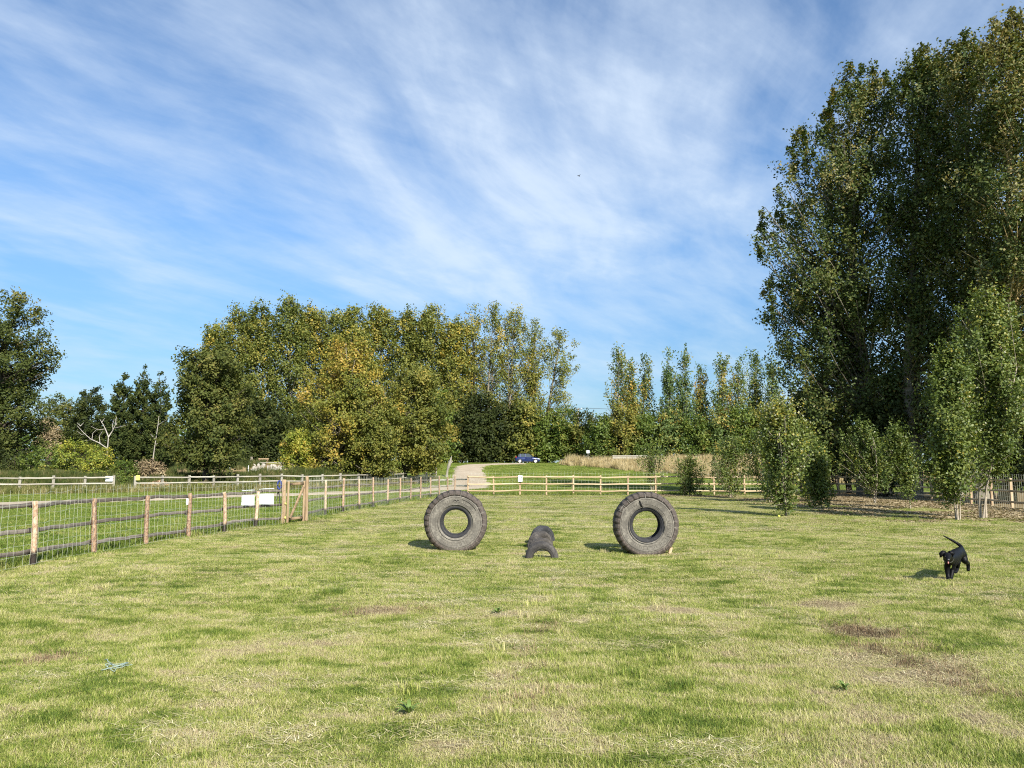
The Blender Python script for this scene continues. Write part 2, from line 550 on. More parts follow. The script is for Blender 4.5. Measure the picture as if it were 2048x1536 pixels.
def ground_material():
    m, t, b = newmat('grass_ground')
    pos = geo_pos(t)
    flat = mapping(t, pos, scale=(1, 1, 0))
    n1, n2, v = patchiness(t, flat)
    nf = noise(t, flat, 45.0, 3, 0.7)
    for (x, y, rx, ry, s) in PATCHES:
        q = mapping(t, flat, loc=(-x / rx, -y / ry, 0), scale=(1 / rx, 1 / ry, 0))
        ln = N(t, 'ShaderNodeVectorMath', operation='LENGTH')
        L(t, q, ln.inputs[0])
        d = mth(t, 'ADD', ln.outputs['Value'], mth(t, 'MULTIPLY', mth(t, 'SUBTRACT', n2, 0.5), 1.6))
        v = mth(t, 'ADD', v, mrange(t, d, 1.15, 0.35, 0.0, s))
    v = mth(t, 'ADD', v, mth(t, 'MULTIPLY', mth(t, 'SUBTRACT', nf, 0.5), 0.9))
    pad = ramp(t, v, [(0.0, (0.035, 0.055, 0.01)), (0.3, (0.08, 0.1, 0.02)), (0.55, (0.17, 0.16, 0.055)), (0.8, (0.27, 0.225, 0.11)), (1.0, (0.22, 0.17, 0.105))])  # shade between the blades put into the soil colour, so gaps look dark
    law = ramp(t, v, LAWN_STOPS)
    lit = ramp(t, mth(t, 'ADD', mth(t, 'MULTIPLY', nf, 0.6), mth(t, 'MULTIPLY', n2, 0.4)), [(0.3, (0.11, 0.08, 0.045)), (0.55, (0.25, 0.19, 0.1)), (0.75, (0.4, 0.33, 0.18))])
    az = N(t, 'ShaderNodeAttribute', attribute_name='paddock').outputs['Fac']
    al = N(t, 'ShaderNodeAttribute', attribute_name='litter').outputs['Fac']
    al = mrange(t, mth(t, 'ADD', al, mth(t, 'MULTIPLY', mth(t, 'SUBTRACT', n2, 0.5), 1.0)), 0.3, 0.7)
    c = mixc(t, az, law, pad)
    c = mixc(t, al, c, lit)
    L(t, c, b.inputs['Base Color'])
    b.inputs['Roughness'].default_value = 0.95
    b.inputs['Specular IOR Level'].default_value = 0.1
    bn = N(t, 'ShaderNodeBump')
    bn.inputs['Strength'].default_value = 0.8
    bn.inputs['Distance'].default_value = 0.03
    L(t, noise(t, flat, 26.0, 4, 0.7), bn.inputs['Height'])
    L(t, bn.outputs[0], b.inputs['Normal'])
    return m


# ------------------------------------------------------------------ layout of the fences (needed by the ground too)
LEFT_POST_PX = [(65, 1130), (188, 1106), (291, 1089), (377, 1075), (448, 1065), (511, 1054)]
LEFT_POST2_PX = [(650, 1031), (686, 1024.5), (719, 1019.5), (747, 1014.5), (775, 1009), (800, 1005), (821, 1001.5), (841, 998), (861, 995),
                 (879, 992.6), (895, 990.6), (909, 989)]
LEFT = [G(*p)[:2] for p in LEFT_POST_PX]
LEFT = [(-8.55, 8.4), (-8.3, 10.6)][:2] + LEFT
LEFT2 = [G(*p)[:2] for p in LEFT_POST2_PX]
GATE_A, GATE_B = G(566, 1048)[:2], G(612, 1042)[:2]
FAR_X = [936, 987.5, 1040, 1092.5, 1146, 1200, 1254.5, 1310.5, 1368, 1427, 1487, 1549, 1610]
FAR_Y0 = 48.6
FAR = [(XatY(x, FAR_Y0), FAR_Y0 + 0.1 * math.sin(i)) for i, x in enumerate(FAR_X)]
RIGHT = [(20.9, 48.4), (21.5, 46.2), (21.9, 43.9), (22.1, 41.9), (22.0, 39.7), (21.8, 37.6), (21.5, 35.5), (21.2, 33.5), (20.7, 31.4), (20.2, 29.3), (19.8, 27.2), (19.5, 25.1), (19.2, 23.0), (18.9, 20.9)]
POLY = np.array([(-8.8, -6)] + LEFT + [GATE_A, GATE_B] + LEFT2 + FAR + RIGHT + [(18.5, -6)])


def inside(poly, x, y):
    x = np.asarray(x, float)
    y = np.asarray(y, float)
    res = np.zeros(x.shape, bool)
    n = len(poly)
    for i in range(n):
        x0, y0 = poly[i]
        x1, y1 = poly[(i + 1) % n]
        c = ((y0 > y) != (y1 > y)) & (x < (x1 - x0) * (y - y0) / (y1 - y0 + 1e-12) + x0)
        res ^= c
    return res


PATH = np.array([(-46, 20), (-34, 25.5), (-24.5, 33), (-20.5, 41), (-17.0, 46.5), (-13.0, 50.5), (-10.2, 54), (-7.2, 59), (-4.6, 65), (-4.0, 72), (-4.7, 84), (-5.6, 98), (-6.0, 106), (-4.6, 111), (-1.0, 113.6), (1.5, 114.6)])


def path_dist(x, y):
    x = np.asarray(x, float)
    y = np.asarray(y, float)
    d = np.full(x.shape, 1e9)
    for (a, b) in zip(PATH[:-1], PATH[1:]):
        ab = b - a
        t = np.clip(((x - a[0]) * ab[0] + (y - a[1]) * ab[1]) / (ab @ ab), 0, 1)
        d = np.minimum(d, np.hypot(x - a[0] - t * ab[0], y - a[1] - t * ab[1]))
    return d


def pond_e(x, y):
    return np.sqrt(((np.asarray(x) - POND[0]) / POND[2]) ** 2 + ((np.asarray(y) - POND[1]) / POND[3]) ** 2)


# ------------------------------------------------------------------ ground, path, pond
def build_ground():
    xs = np.concatenate([-np.geomspace(900, 62, 22), np.arange(-60, 60.01, 0.6), np.geomspace(62, 900, 22)])
    ys = np.concatenate([np.array([-60, -30, -15, -8]), np.arange(-4, 60, 0.5), np.arange(60, 130, 1.0), np.geomspace(131, 1800, 26)])
    X, Y = np.meshgrid(xs, ys)
    Z = zt(X, Y)
    V = np.stack([X, Y, Z], -1).reshape(-1, 3)
    nx, ny = len(xs), len(ys)
    i = np.arange(ny - 1)[:, None] * nx + np.arange(nx - 1)[None, :]
    F = np.stack([i, i + 1, i + nx + 1, i + nx], -1).reshape(-1, 4)
    x, y = V[:, 0], V[:, 1]
    pad = inside(POLY, x, y).astype(float)
    lit = np.zeros(len(V))
    # dead leaves and bare soil below the saplings and the big poplars
    lit = np.maximum(lit, 0.6 * sstep(4.5, 0, np.hypot((x - 15.5) / 1.6, (y - 36) / 3.0)))
    lit = np.maximum(lit, 0.95 * sstep(15.5, 19.5, x) * sstep(24, 30, y) * sstep(60, 50, y))
    lit = np.maximum(lit, 0.9 * sstep(3.0, 0.5, np.abs(y - 48.5)) * sstep(11, 16, x) * sstep(60, 40, x))
    lit = np.maximum(lit, sstep(1.28, 1.12, pond_e(x, y)) * 0.9 * (y > 80))
    me = mesh_np('ground', V, F, ground_material(), True, {'paddock': ('POINT', pad), 'litter': ('POINT', lit)})
    tag(link('ground', me), 'mown grass ground of the paddock and the rising field beyond', 'ground', kind='structure')

    # gravel path
    seg = []
    for a, b in zip(PATH[:-1], PATH[1:]):
        seg += [a + (b - a) * t for t in np.linspace(0, 1, 10, endpoint=False)]
    c = np.array(seg + [PATH[-1]])
    for _ in range(14):
        c[1:-1] = 0.25 * c[:-2] + 0.5 * c[1:-1] + 0.25 * c[2:]
    tan = np.gradient(c, axis=0)
    tan /= np.linalg.norm(tan, axis=1)[:, None]
    nrm = np.stack([-tan[:, 1], tan[:, 0]], 1)
    rr = np.random.default_rng(3)
    rows = []
    ws = np.linspace(-1.95, 1.95, 9)
    wid = 1.0 + 0.55 * np.exp(-((c[:, 1] - 63) / 5.0) ** 2)
    for k, w in enumerate(ws):
        edge = 0.16 * rr.standard_normal(len(c)) if k in (0, 8) else 0
        p = c + nrm * (w * wid + edge)[:, None]
        rows.append(np.stack([p[:, 0], p[:, 1], zt(p[:, 0], p[:, 1]) + (0.0 if k in (0, 8) else 0.06)], 1))
    Vp = np.stack(rows, 0).reshape(-1, 3)
    n = len(c)
    i = np.arange(8)[:, None] * n + np.arange(n - 1)[None, :]
    Fp = np.stack([i, i + 1, i + n + 1, i + n], -1).reshape(-1, 4)
    m, t, b = newmat('pale_gravel')
    pos = geo_pos(t)
    f = mth(t, 'ADD', mth(t, 'MULTIPLY', noise(t, pos, 0.8, 5, 0.6), 0.5), mth(t, 'MULTIPLY', noise(t, pos, 14, 4, 0.7), 0.5))
    L(t, ramp(t, f, [(0.3, (0.28, 0.22, 0.145)), (0.5, (0.41, 0.335, 0.235)), (0.7, (0.52, 0.44, 0.33))]), b.inputs['Base Color'])
    b.inputs['Roughness'].default_value = 0.95
    tag(link('gravel_path', mesh_np('gravel_path', Vp, Fp, m, True)), 'pale gravel path curving behind the paddock up to the trees', 'path', kind='structure')

    # pond
    a = np.linspace(0, 2 * np.pi, 64, endpoint=False)
    rim = np.stack([POND[0] + 1.05 * POND[2] * np.cos(a), POND[1] + 1.05 * POND[3] * np.sin(a), np.full(64, WATER_Z)], 1)
    bm = bmesh.new()
    bm.faces.new([bm.verts.new(v) for v in rim])
    m, t, b = newmat('green_pond_water')
    b.inputs['Base Color'].default_value = (0.03, 0.04, 0.018, 1)
    b.inputs['Roughness'].default_value = 0.08
    bn = N(t, 'ShaderNodeBump')
    bn.inputs['Strength'].default_value = 0.25
    bn.inputs['Distance'].default_value = 0.05
    L(t, noise(t, mapping(t, geo_pos(t), scale=(0.6, 2.2, 1)), 1.5, 3), bn.inputs['Height'])
    L(t, bn.outputs[0], b.inputs['Normal'])
    tag(link('pond_water', bm_mesh('pond_water', bm, m)), 'still green pond water behind the grey rail fence', 'pond', kind='structure')


build_ground()


# ------------------------------------------------------------------ scattered grass (stuff)
def tuft_mesh(name, n, radius, h, width, lean, flat, mat, seed, droop=0.5):
    r = np.random.default_rng(seed)
    a = r.uniform(0, 2 * np.pi, n)
    q = radius * np.sqrt(r.uniform(0, 1, n))
    base = np.stack([q * np.cos(a), q * np.sin(a), np.full(n, -0.008)], 1)
    hh = h * r.uniform(0.5, 1.25, n)
    isflat = r.uniform(0, 1, n) < flat
    la = r.uniform(0, 2 * np.pi, n)
    ll = np.where(isflat, r.uniform(1.2, 2.2, n), np.abs(r.normal(0, lean, n)))
    d = np.stack([np.cos(la), np.sin(la), np.zeros(n)], 1)
    side = np.stack([-np.sin(la), np.cos(la), np.zeros(n)], 1)
    zf = np.where(isflat, 0.22, 1.0)
    mid = base + d * (ll * hh * 0.35)[:, None] + np.array([0, 0, 1]) * (hh * 0.6 * zf)[:, None]
    tip = base + d * (ll * hh * (0.8 + droop * 0.3))[:, None] + np.array([0, 0, 1]) * (hh * (1.0 - 0.12 * droop) * zf)[:, None]
    w = width * r.uniform(0.6, 1.3, n)[:, None]
    V = np.stack([base - side * w / 2, base + side * w / 2, mid + side * w * 0.42, mid - side * w * 0.42, tip + side * w * 0.08, tip - side * w * 0.08], 1).reshape(-1, 3)
    i = np.arange(n)[:, None] * 6
    F = np.concatenate([i + np.array([0, 1, 2, 3]), i + np.array([3, 2, 4, 5])], 0)
    tint = np.clip(r.normal(0.45, 0.22, n) + np.where(isflat, 0.45, 0), 0, 1.3)
    return mesh_np(name, V, F, mat, False, {'tint': ('FACE', np.concatenate([tint, tint]))})


def scatter(name, label, cat, pts, rot, scl, meshes):
    n = len(pts)
    me = bpy.data.meshes.new(name)
    me.vertices.add(n)
    me.vertices.foreach_set('co', np.asarray(pts, np.float32).ravel())
    for an, ty, arr, fld in (('rot', 'FLOAT_VECTOR', rot, 'vector'), ('scl', 'FLOAT_VECTOR', scl, 'vector')):
        at = me.attributes.new(an, ty, 'POINT')
        at.data.foreach_set(fld, np.asarray(arr, np.float32).ravel())
    at = me.attributes.new('pick', 'INT', 'POINT')
    at.data.foreach_set('value', RNG.integers(0, len(meshes), n).astype(np.int32))
    o = link(name, me)
    tag(o, label, cat, kind='stuff')
    src = bpy.data.collections.new(name + '_source')
    for i, m in enumerate(meshes):
        so = bpy.data.objects.new('%s_tuft_%02d' % (name, i), m)
        src.objects.link(so)
    g = bpy.data.node_groups.new(name, 'GeometryNodeTree')
    g.interface.new_socket('Geometry', in_out='INPUT', socket_type='NodeSocketGeometry')
    g.interface.new_socket('Geometry', in_out='OUTPUT', socket_type='NodeSocketGeometry')
    gi, go = g.nodes.new('NodeGroupInput'), g.nodes.new('NodeGroupOutput')
    ci = g.nodes.new('GeometryNodeCollectionInfo')
    ci.inputs['Collection'].default_value = src
    ci.inputs['Separate Children'].default_value = True
    ci.inputs['Reset Children'].default_value = True
    ip = g.nodes.new('GeometryNodeInstanceOnPoints')
    ip.inputs['Pick Instance'].default_value = True

    def na(nm, ty):
        x = g.nodes.new('GeometryNodeInputNamedAttribute')
        x.data_type = ty
        x.inputs[0].default_value = nm
        return x.outputs['Attribute']
    g.links.new(gi.outputs[0], ip.inputs['Points'])
    g.links.new(ci.outputs[0], ip.inputs['Instance'])
    g.links.new(na('pick', 'INT'), ip.inputs['Instance Index'])
    g.links.new(na('rot', 'FLOAT_VECTOR'), ip.inputs['Rotation'])
    g.links.new(na('scl', 'FLOAT_VECTOR'), ip.inputs['Scale'])
    g.links.new(ip.outputs[0], go.inputs[0])
    md = o.modifiers.new('scatter', 'NODES')
    md.node_group = g
    return o


def vnoise(x, y, s, seed=0):
    """cheap smooth value noise in numpy"""
    x = np.asarray(x) * s + seed * 17.3
    y = np.asarray(y) * s + seed * 9.1
    xi, yi = np.floor(x).astype(int), np.floor(y).astype(int)
    xf, yf = x - xi, y - yi
    u, v = xf * xf * (3 - 2 * xf), yf * yf * (3 - 2 * yf)

    def h(i, j):
        k = (i * 374761393 + j * 668265263 + seed * 974711) & 0x7fffffff
        k = ((k ^ (k >> 13)) * 1274126177) & 0x7fffffff
        return (k & 0xffff) / 65535.0
    return (h(xi, yi) * (1 - u) + h(xi + 1, yi) * u) * (1 - v) + (h(xi, yi + 1) * (1 - u) + h(xi + 1, yi + 1) * u) * v


def wedge(n, y0, y1, margin=1.12):
    """random ground positions inside the camera's view wedge and a margin round it"""
    y = np.sqrt(RNG.uniform(y0 * y0, y1 * y1, n))
    x = RNG.uniform(-1, 1, n) * (0.70 * y * margin + 1.2)
    return x, y


def make_grass():
    short = [tuft_mesh('mown_tuft_%d' % i, 260, 0.18, 0.036, 0.0031, 1.15, 0.4, M['paddock_grass'], 100 + i) for i in range(8)]
    X, Y, S = [], [], []
    for (n, a, b, s) in ((15000, 2.6, 9, 0.9), (24000, 9, 20, 1.25), (20000, 20, 36, 1.9), (12000, 36, 50, 2.7)):
        x, y = wedge(n, a, b)
        X.append(x); Y.append(y); S.append(np.full(n, s))
    x, y, s = map(np.concatenate, (X, Y, S))
    k = inside(POLY, x, y)
    k &= ~((sstep(15.5, 20.5, x) * sstep(27, 34, y)) > RNG.uniform(0.2, 1.1, len(x)))
    x, y, s = x[k], y[k], s[k]
    n = len(x)
    hgt = 0.35 + 0.7 * vnoise(x, y, 2.2, 3) + 0.45 * vnoise(x, y, 5.5, 4) + 1.2 * np.clip(vnoise(x, y, 1.1, 8) - 0.68, 0, 1)
    hgt *= 0.85 * RNG.uniform(0.6, 1.4, n)
    for (px, py, rx, ry, st) in PATCHES:
        d = np.hypot((x - px) / rx, (y - py) / ry)
        hgt *= 1 - 0.65 * min(1, st * 1.3) * sstep(1.1, 0.4, d)
    rot = np.stack([np.zeros(n), np.zeros(n), RNG.uniform(0, 6.28, n)], 1)
    scl = np.stack([s, s, hgt * np.where(s > 1.2, 1.0, 1.0)], 1)
    scatter('paddock_grass', 'short mown patchy green and straw grass inside the paddock', 'grass', np.stack([x, y, zt(x, y)], 1), rot, scl, short)

    # taller soft clumps that the mower missed
    tall = [tuft_mesh('clump_%d' % i, 90, 0.1, 0.085, 0.0042, 0.55, 0.05, M['paddock_grass'], 140 + i) for i in range(4)]
    x, y = wedge(2600, 3, 26)
    k = inside(POLY, x, y) & (vnoise(x, y, 0.8, 21) > 0.58)
    x, y = x[k], y[k]
    n = len(x)
    sc = RNG.uniform(0.5, 1.15, n)
    scatter('grass_clumps', 'longer tufts of green grass left standing in the mown paddock', 'grass', np.stack([x, y, zt(x, y)], 1),
            np.stack([np.zeros(n), np.zeros(n), RNG.uniform(0, 6.28, n)], 1), np.stack([sc, sc, sc], 1), tall)

    # lying mown clippings
    clip = [tuft_mesh('clipping_%d' % i, 120, 0.2, 0.036, 0.003, 1.2, 1.0, M['clippings'], 150 + i) for i in range(5)]
    x, y = wedge(15000, 2.8, 46)
    k = inside(POLY, x, y) & (vnoise(x * 0.6, y, 1.5, 31) * 0.6 + vnoise(x * 0.5, y, 4.0, 33) * 0.4 > 0.56)
    x, y = x[k], y[k]
    n = len(x)
    sc = RNG.uniform(0.6, 1.3, n) * (1 + y / 40)
    scatter('grass_clippings', 'pale dry mown grass clippings lying on the paddock turf', 'grass', np.stack([x, y, zt(x, y) + 0.022], 1),
            np.stack([np.zeros(n), np.zeros(n), RNG.normal(0, 0.35, n)], 1), np.stack([sc * 1.7, sc * 0.8, np.full(n, 1.4)], 1), clip)

    # scuffed brown thatch thrown up by paws
    th = [tuft_mesh('thatch_%d' % i, 90, 0.13, 0.055, 0.0042, 1.2, 0.7, M['thatch'], 155 + i) for i in range(4)]
    pts = []
    for (ax, ay, bx, by, m, sp) in ((1625, 1243, 1700, 1258, 14, 0.16), (1690, 1262, 1775, 1275, 40, 0.2), (1780, 1290, 1890, 1345, 30, 0.22), (1880, 1340, 1990, 1392, 24, 0.15), (1090, 1245, 1060, 1400, 26, 0.1), (735, 1225, 800, 1222, 16, 0.25), (60, 1325, 140, 1312, 14, 0.12)):
        a, b = np.array(G(ax, ay)[:2]), np.array(G(bx, by)[:2])
        t = RNG.uniform(0, 1, m)[:, None]
        pts.append(a + (b - a) * t + RNG.normal(0, sp, (m, 2)))
    p = np.concatenate(pts)
    n = len(p)
    sc = RNG.uniform(0.5, 1.2, n)
    scatter('scuffed_thatch', 'brown scuffed thatch and bare tufts torn up in the turf', 'dead grass', np.stack([p[:, 0], p[:, 1], zt(p[:, 0], p[:, 1]) + 0.01], 1),
            np.stack([np.zeros(n), np.zeros(n), RNG.uniform(0, 6.28, n)], 1), np.stack([sc, sc, sc * 1.1], 1), th)

    # lawn outside the paddock
    lawn = [tuft_mesh('lawn_tuft_%d' % i, 200, 0.34, 0.05, 0.007, 0.7, 0.08, M['lawn_grass'], 160 + i) for i in range(5)]
    x, y = wedge(30000, 9, 64, 1.15)
    x2, y2 = wedge(16000, 60, 122, 1.1)
    s = np.concatenate([np.full(len(x), 1.5), np.full(len(x2), 3.0)])
    x, y = np.concatenate([x, x2]), np.concatenate([y, y2])
    pd = path_dist(x, y)
    k = ~inside(POLY, x, y) & (pd > 1.75 + RNG.uniform(0, 0.5, len(x))) & (pond_e(x, y) > np.where(y > 85, 1.3, 1.06)) & ~((x < -14) & (y > np.interp(x, [-60, -36, -22, -13], [50, 52, 60, 69]) + 1.0) & (y < 100) & (RNG.uniform(0, 1, len(x)) < 0.8)) & ~((x > 18) & (y < 58))
    x, y, s = x[k], y[k], s[k]
    n = len(x)
    scatter('lawn', 'bright green lawn grass between the paddock fence and the gravel path', 'grass', np.stack([x, y, zt(x, y)], 1),
            np.stack([np.zeros(n), np.zeros(n), RNG.uniform(0, 6.28, n)], 1), np.stack([s, s, RNG.uniform(0.7, 1.5, n)], 1), lawn)

    # strip of uncut grass under the left fence rails and the far fence
    rank = [tuft_mesh('rank_tuft_%d' % i, 60, 0.14, 0.2, 0.008, 0.5, 0.05, M['lawn_grass'], 180 + i) for i in range(4)]
    line = np.array(LEFT + [GATE_A, GATE_B] + LEFT2)
    pts = []
    for a, b in zip(line[:-1], line[1:]):
        m = int(np.hypot(*(b - a)) * 9)
        t = RNG.uniform(0, 1, m)[:, None]
        pts.append(a + (b - a) * t + np.stack([RNG.normal(-0.28, 0.16, m), np.zeros(m)], 1))
    for a, b in zip(np.array(FAR)[:-1], np.array(FAR)[1:]):
        t = RNG.uniform(0, 1, 20)[:, None]
        pts.append(a + (b - a) * t + np.stack([np.zeros(20), RNG.normal(0.2, 0.25, 20)], 1))
    p = np.concatenate(pts)
    n = len(p)
    sc = RNG.uniform(0.45, 1.1, n)
    scatter('fence_foot_grass', 'uncut grass growing along the foot of the paddock fence', 'grass', np.stack([p[:, 0], p[:, 1], zt(p[:, 0], p[:, 1])], 1),
            np.stack([np.zeros(n), np.zeros(n), RNG.uniform(0, 6.28, n)], 1), np.stack([sc * 1.2, sc * 1.2, sc], 1), rank)

    # dry verge along the grey rail fence
    weed = [tuft_mesh('verge_tuft_%d' % i, 60, 0.24, 0.55, 0.014, 0.45, 0.08, M['weed_grass'], 200 + i) for i in range(4)]
    f2 = np.array(FENCE2_A + FENCE2_B)
    pts = []
    for a, b in zip(f2[:-1], f2[1:]):
        m = int(np.hypot(*(b - a)) * 26)
        t = RNG.uniform(0, 1, m)[:, None]
        pts.append(a + (b - a) * t + np.stack([RNG.normal(0, 0.3, m), RNG.normal(-1.0, 0.9, m)], 1))
    p = np.concatenate(pts)
    p = p[(path_dist(p[:, 0], p[:, 1]) > 2.1)]
    n = len(p)
    sc = RNG.uniform(0.4, 1.15, n)
    scatter('verge_grass', 'dry yellowing verge grass along the grey rail fence', 'grass', np.stack([p[:, 0], p[:, 1], zt(p[:, 0], p[:, 1])], 1),
            np.stack([np.zeros(n), np.zeros(n), RNG.uniform(0, 6.28, n)], 1), np.stack([sc * 1.4, sc * 1.4, sc], 1), weed)

    # reeds on the near bank of the pond
    reed = [tuft_mesh('reed_tuft_%d' % i, 70, 0.4, 1.0, 0.03, 0.25, 0.0, M['reed'], 220 + i) for i in range(4)]
    a = RNG.uniform(0, 2 * np.pi, 2600)
    e = RNG.normal(1.09, 0.05, 2600)
    x, y = POND[0] + POND[2] * e * np.cos(a), POND[1] + POND[3] * e * np.sin(a)
    k = (((y < POND[1]) & (vnoise(x, y, 0.5, 5) > 0.62)) | ((x < -36.5) & (y > POND[1])))
    x, y = x[k], y[k]
    bx = RNG.uniform(-46, -11, 4200)
    by = np.interp(bx, [-60, -36, -22, -13, -9], [50, 52, 60, 69, 80]) + RNG.uniform(0.4, 6.0, 4200)
    kb = pond_e(bx, by) > 1.02
    x, y = np.concatenate([x, bx[kb]]), np.concatenate([y, by[kb]])
    n = len(x)
    sc = np.where(np.arange(n) < n - kb.sum(), RNG.uniform(0.35, 0.8, n), RNG.uniform(0.2, 0.5, n))
    scatter('pond_reeds', 'green reeds and sedges along the bank of the pond', 'reeds', np.stack([x, y, zt(x, y)], 1),
            np.stack([np.zeros(n), np.zeros(n), RNG.uniform(0, 6.28, n)], 1), np.stack([sc * 1.2, sc * 1.2, sc], 1), reed)

    # tall straw coloured grass in the field on the right
    dry = [tuft_mesh('straw_tuft_%d' % i, 80, 0.5, 1.25, 0.03, 0.28, 0.03, M['dry_grass'], 240 + i) for i in range(4)]
    x = RNG.uniform(7, 46, 9000)
    y = RNG.uniform(70, 112, 9000)
    edge = 108 - 1.55 * (x - 9) + 9 * (vnoise(x, y, 0.16, 4) - 0.5)
    edge = np.maximum(edge, 77 + 5 * (vnoise(x, y, 0.16, 6) - 0.5))
    k = (y > edge) & (vnoise(x, y, 0.25, 12) > 0.18)
    x, y = x[k], y[k]
    n = len(x)
    sc = RNG.uniform(0.5, 1.15, n) * (0.55 + 0.75 * vnoise(x, y, 0.35, 14)) * (0.5 + 0.5 * sstep(0, 5, (y - edge[k])))
    scatter('straw_grass', 'tall dry straw coloured grass in the field behind the far fence', 'grass', np.stack([x, y, zt(x, y)], 1),
            np.stack([np.zeros(n), np.zeros(n), RNG.uniform(0, 6.28, n)], 1), np.stack([sc, sc, sc * 0.95], 1), dry)

    # fallen leaves below the saplings
    r = np.random.default_rng(77)
    nl = 60
    cpos = np.stack([r.uniform(-0.4, 0.4, nl), r.uniform(-0.4, 0.4, nl), r.uniform(0.005, 0.03, nl)], 1)
    ang = r.uniform(0, 6.28, nl)
    u = np.stack([np.cos(ang), np.sin(ang), r.normal(0, 0.3, nl)], 1) * 0.04
    v = np.stack([-np.sin(ang), np.cos(ang), r.normal(0, 0.3, nl)], 1) * 0.028
    V = np.stack([cpos - u, cpos + v, cpos + u, cpos - v], 1).reshape(-1, 3)
    lm = mesh_np('leaf_litter_piece', V, np.arange(nl * 4).reshape(-1, 4), M['leaf_brown'], False, {'tint': ('FACE', r.uniform(0, 1, nl))})
    x = RNG.uniform(8, 22, 5200)
    y = RNG.uniform(21, 49, 5200)
    w = np.maximum(sstep(11, 17, x) * sstep(22, 28, y), sstep(44, 48, y))
    k = inside(POLY, x, y) & (RNG.uniform(0, 1, 5200) < w) & (vnoise(x, y, 0.6, 2) > 0.3)
    x, y = x[k], y[k]
    n = len(x)
    scatter('fallen_leaves', 'brown fallen leaves on the ground below the saplings', 'leaves', np.stack([x, y, zt(x, y) + 0.01], 1),
            np.stack([np.zeros(n), np.zeros(n), RNG.uniform(0, 6.28, n)], 1), np.ones((n, 3)), [lm])


# grey rail fence beyond the path, measured from its posts
F2A_PX = [(-25, 51), (42, 52), (109, 52.8), (172, 53.6), (229, 54.4)]
F2B_PX = [(272, 55.2), (326, 56.4), (379.5, 57.6), (429, 58.8), (476, 60), (521, 61.3), (564, 62.6), (605, 64), (645, 65.5), (681, 67), (718, 68.8), (751, 71), (780, 73.3), (806, 76), (831, 79), (853, 82), (872, 85)]
FENCE2_A = [(XatY(x, Y), Y) for x, Y in F2A_PX]
FENCE2_B = [(XatY(x, Y), Y) for x, Y in F2B_PX]
make_grass()


# ------------------------------------------------------------------ fences
def pole_mesh(name, h, r, mat, seed, sides=8, point=False):
    q = np.random.default_rng(seed)
    tb = Tubes()
    zs = np.array([-0.12, 0.0, h * 0.3, h * 0.62, h * 0.9, h])
    pts = np.stack([q.normal(0, r * 0.12, 6), q.normal(0, r * 0.12, 6), zs], 1)
    tb.add(pts, r * np.array([1.03, 1.02, 0.98, 0.96, 0.93, 0.84]) * q.uniform(0.94, 1.06, 6), sides)
    return tb.mesh(name, mat, False)


def square_post_mesh(name, h, s, mat, seed):
    bm = box_bm(s, s, h + 0.15, 0.012, (0, 0, (h - 0.15) / 2))
    bmesh.ops.translate(bm, vec=(0, 0, 0), verts=bm.verts)
    return bm_mesh(name, bm, mat)


def rail_mesh(name, w, h, mat, seed, segs=5, jit=0.006, taper=0.0):
    """unit-length rail along +X, w deep (Y), h high (Z)"""
    q = np.random.default_rng(seed)
    V, F = [], []
    for i in range(segs + 1):
        x = i / segs
        dy, dz = q.normal(0, jit), q.normal(0, jit)
        hh = h * (1 + q.normal(0, jit * 4)) * (1 - taper * x)
        e = 0.18
        prof = [(-w / 2, -hh / 2 + hh * e), (-w / 2 + w * e, -hh / 2), (w / 2 - w * e, -hh / 2), (w / 2, -hh / 2 + hh * e),
                (w / 2, hh / 2 - hh * e), (w / 2 - w * e, hh / 2), (-w / 2 + w * e, hh / 2), (-w / 2, hh / 2 - hh * e)]
        V += [(x, a + dy, b + dz) for a, b in prof]
    for i in range(segs):
        for j in range(8):
            F.append((i * 8 + j, i * 8 + (j + 1) % 8, i * 8 + 8 + (j + 1) % 8, i * 8 + 8 + j))
    for o in (0, segs * 8):
        F += [(o, o + 1, o + 2, o + 3), (o, o + 3, o + 4, o + 7), (o + 4, o + 5, o + 6, o + 7)]
    return mesh_np(name, np.array(V), np.array(F), mat)


def put_rail(me, a, b, parent, name='rail', ext=0.04):
    a, b = Vector(a), Vector(b)
    d = (b - a).normalized()
    a2, b2 = a - d * ext, b + d * ext
    o = link(name, me, parent, loc=a2 - parent.location)
    v = b2 - a2
    yaw = math.atan2(v.y, v.x)
    pit = -math.atan2(v.z, math.hypot(v.x, v.y))
    o.rotation_euler = (0, pit, yaw)
    o.scale = (v.length, 1, 1)
    return o


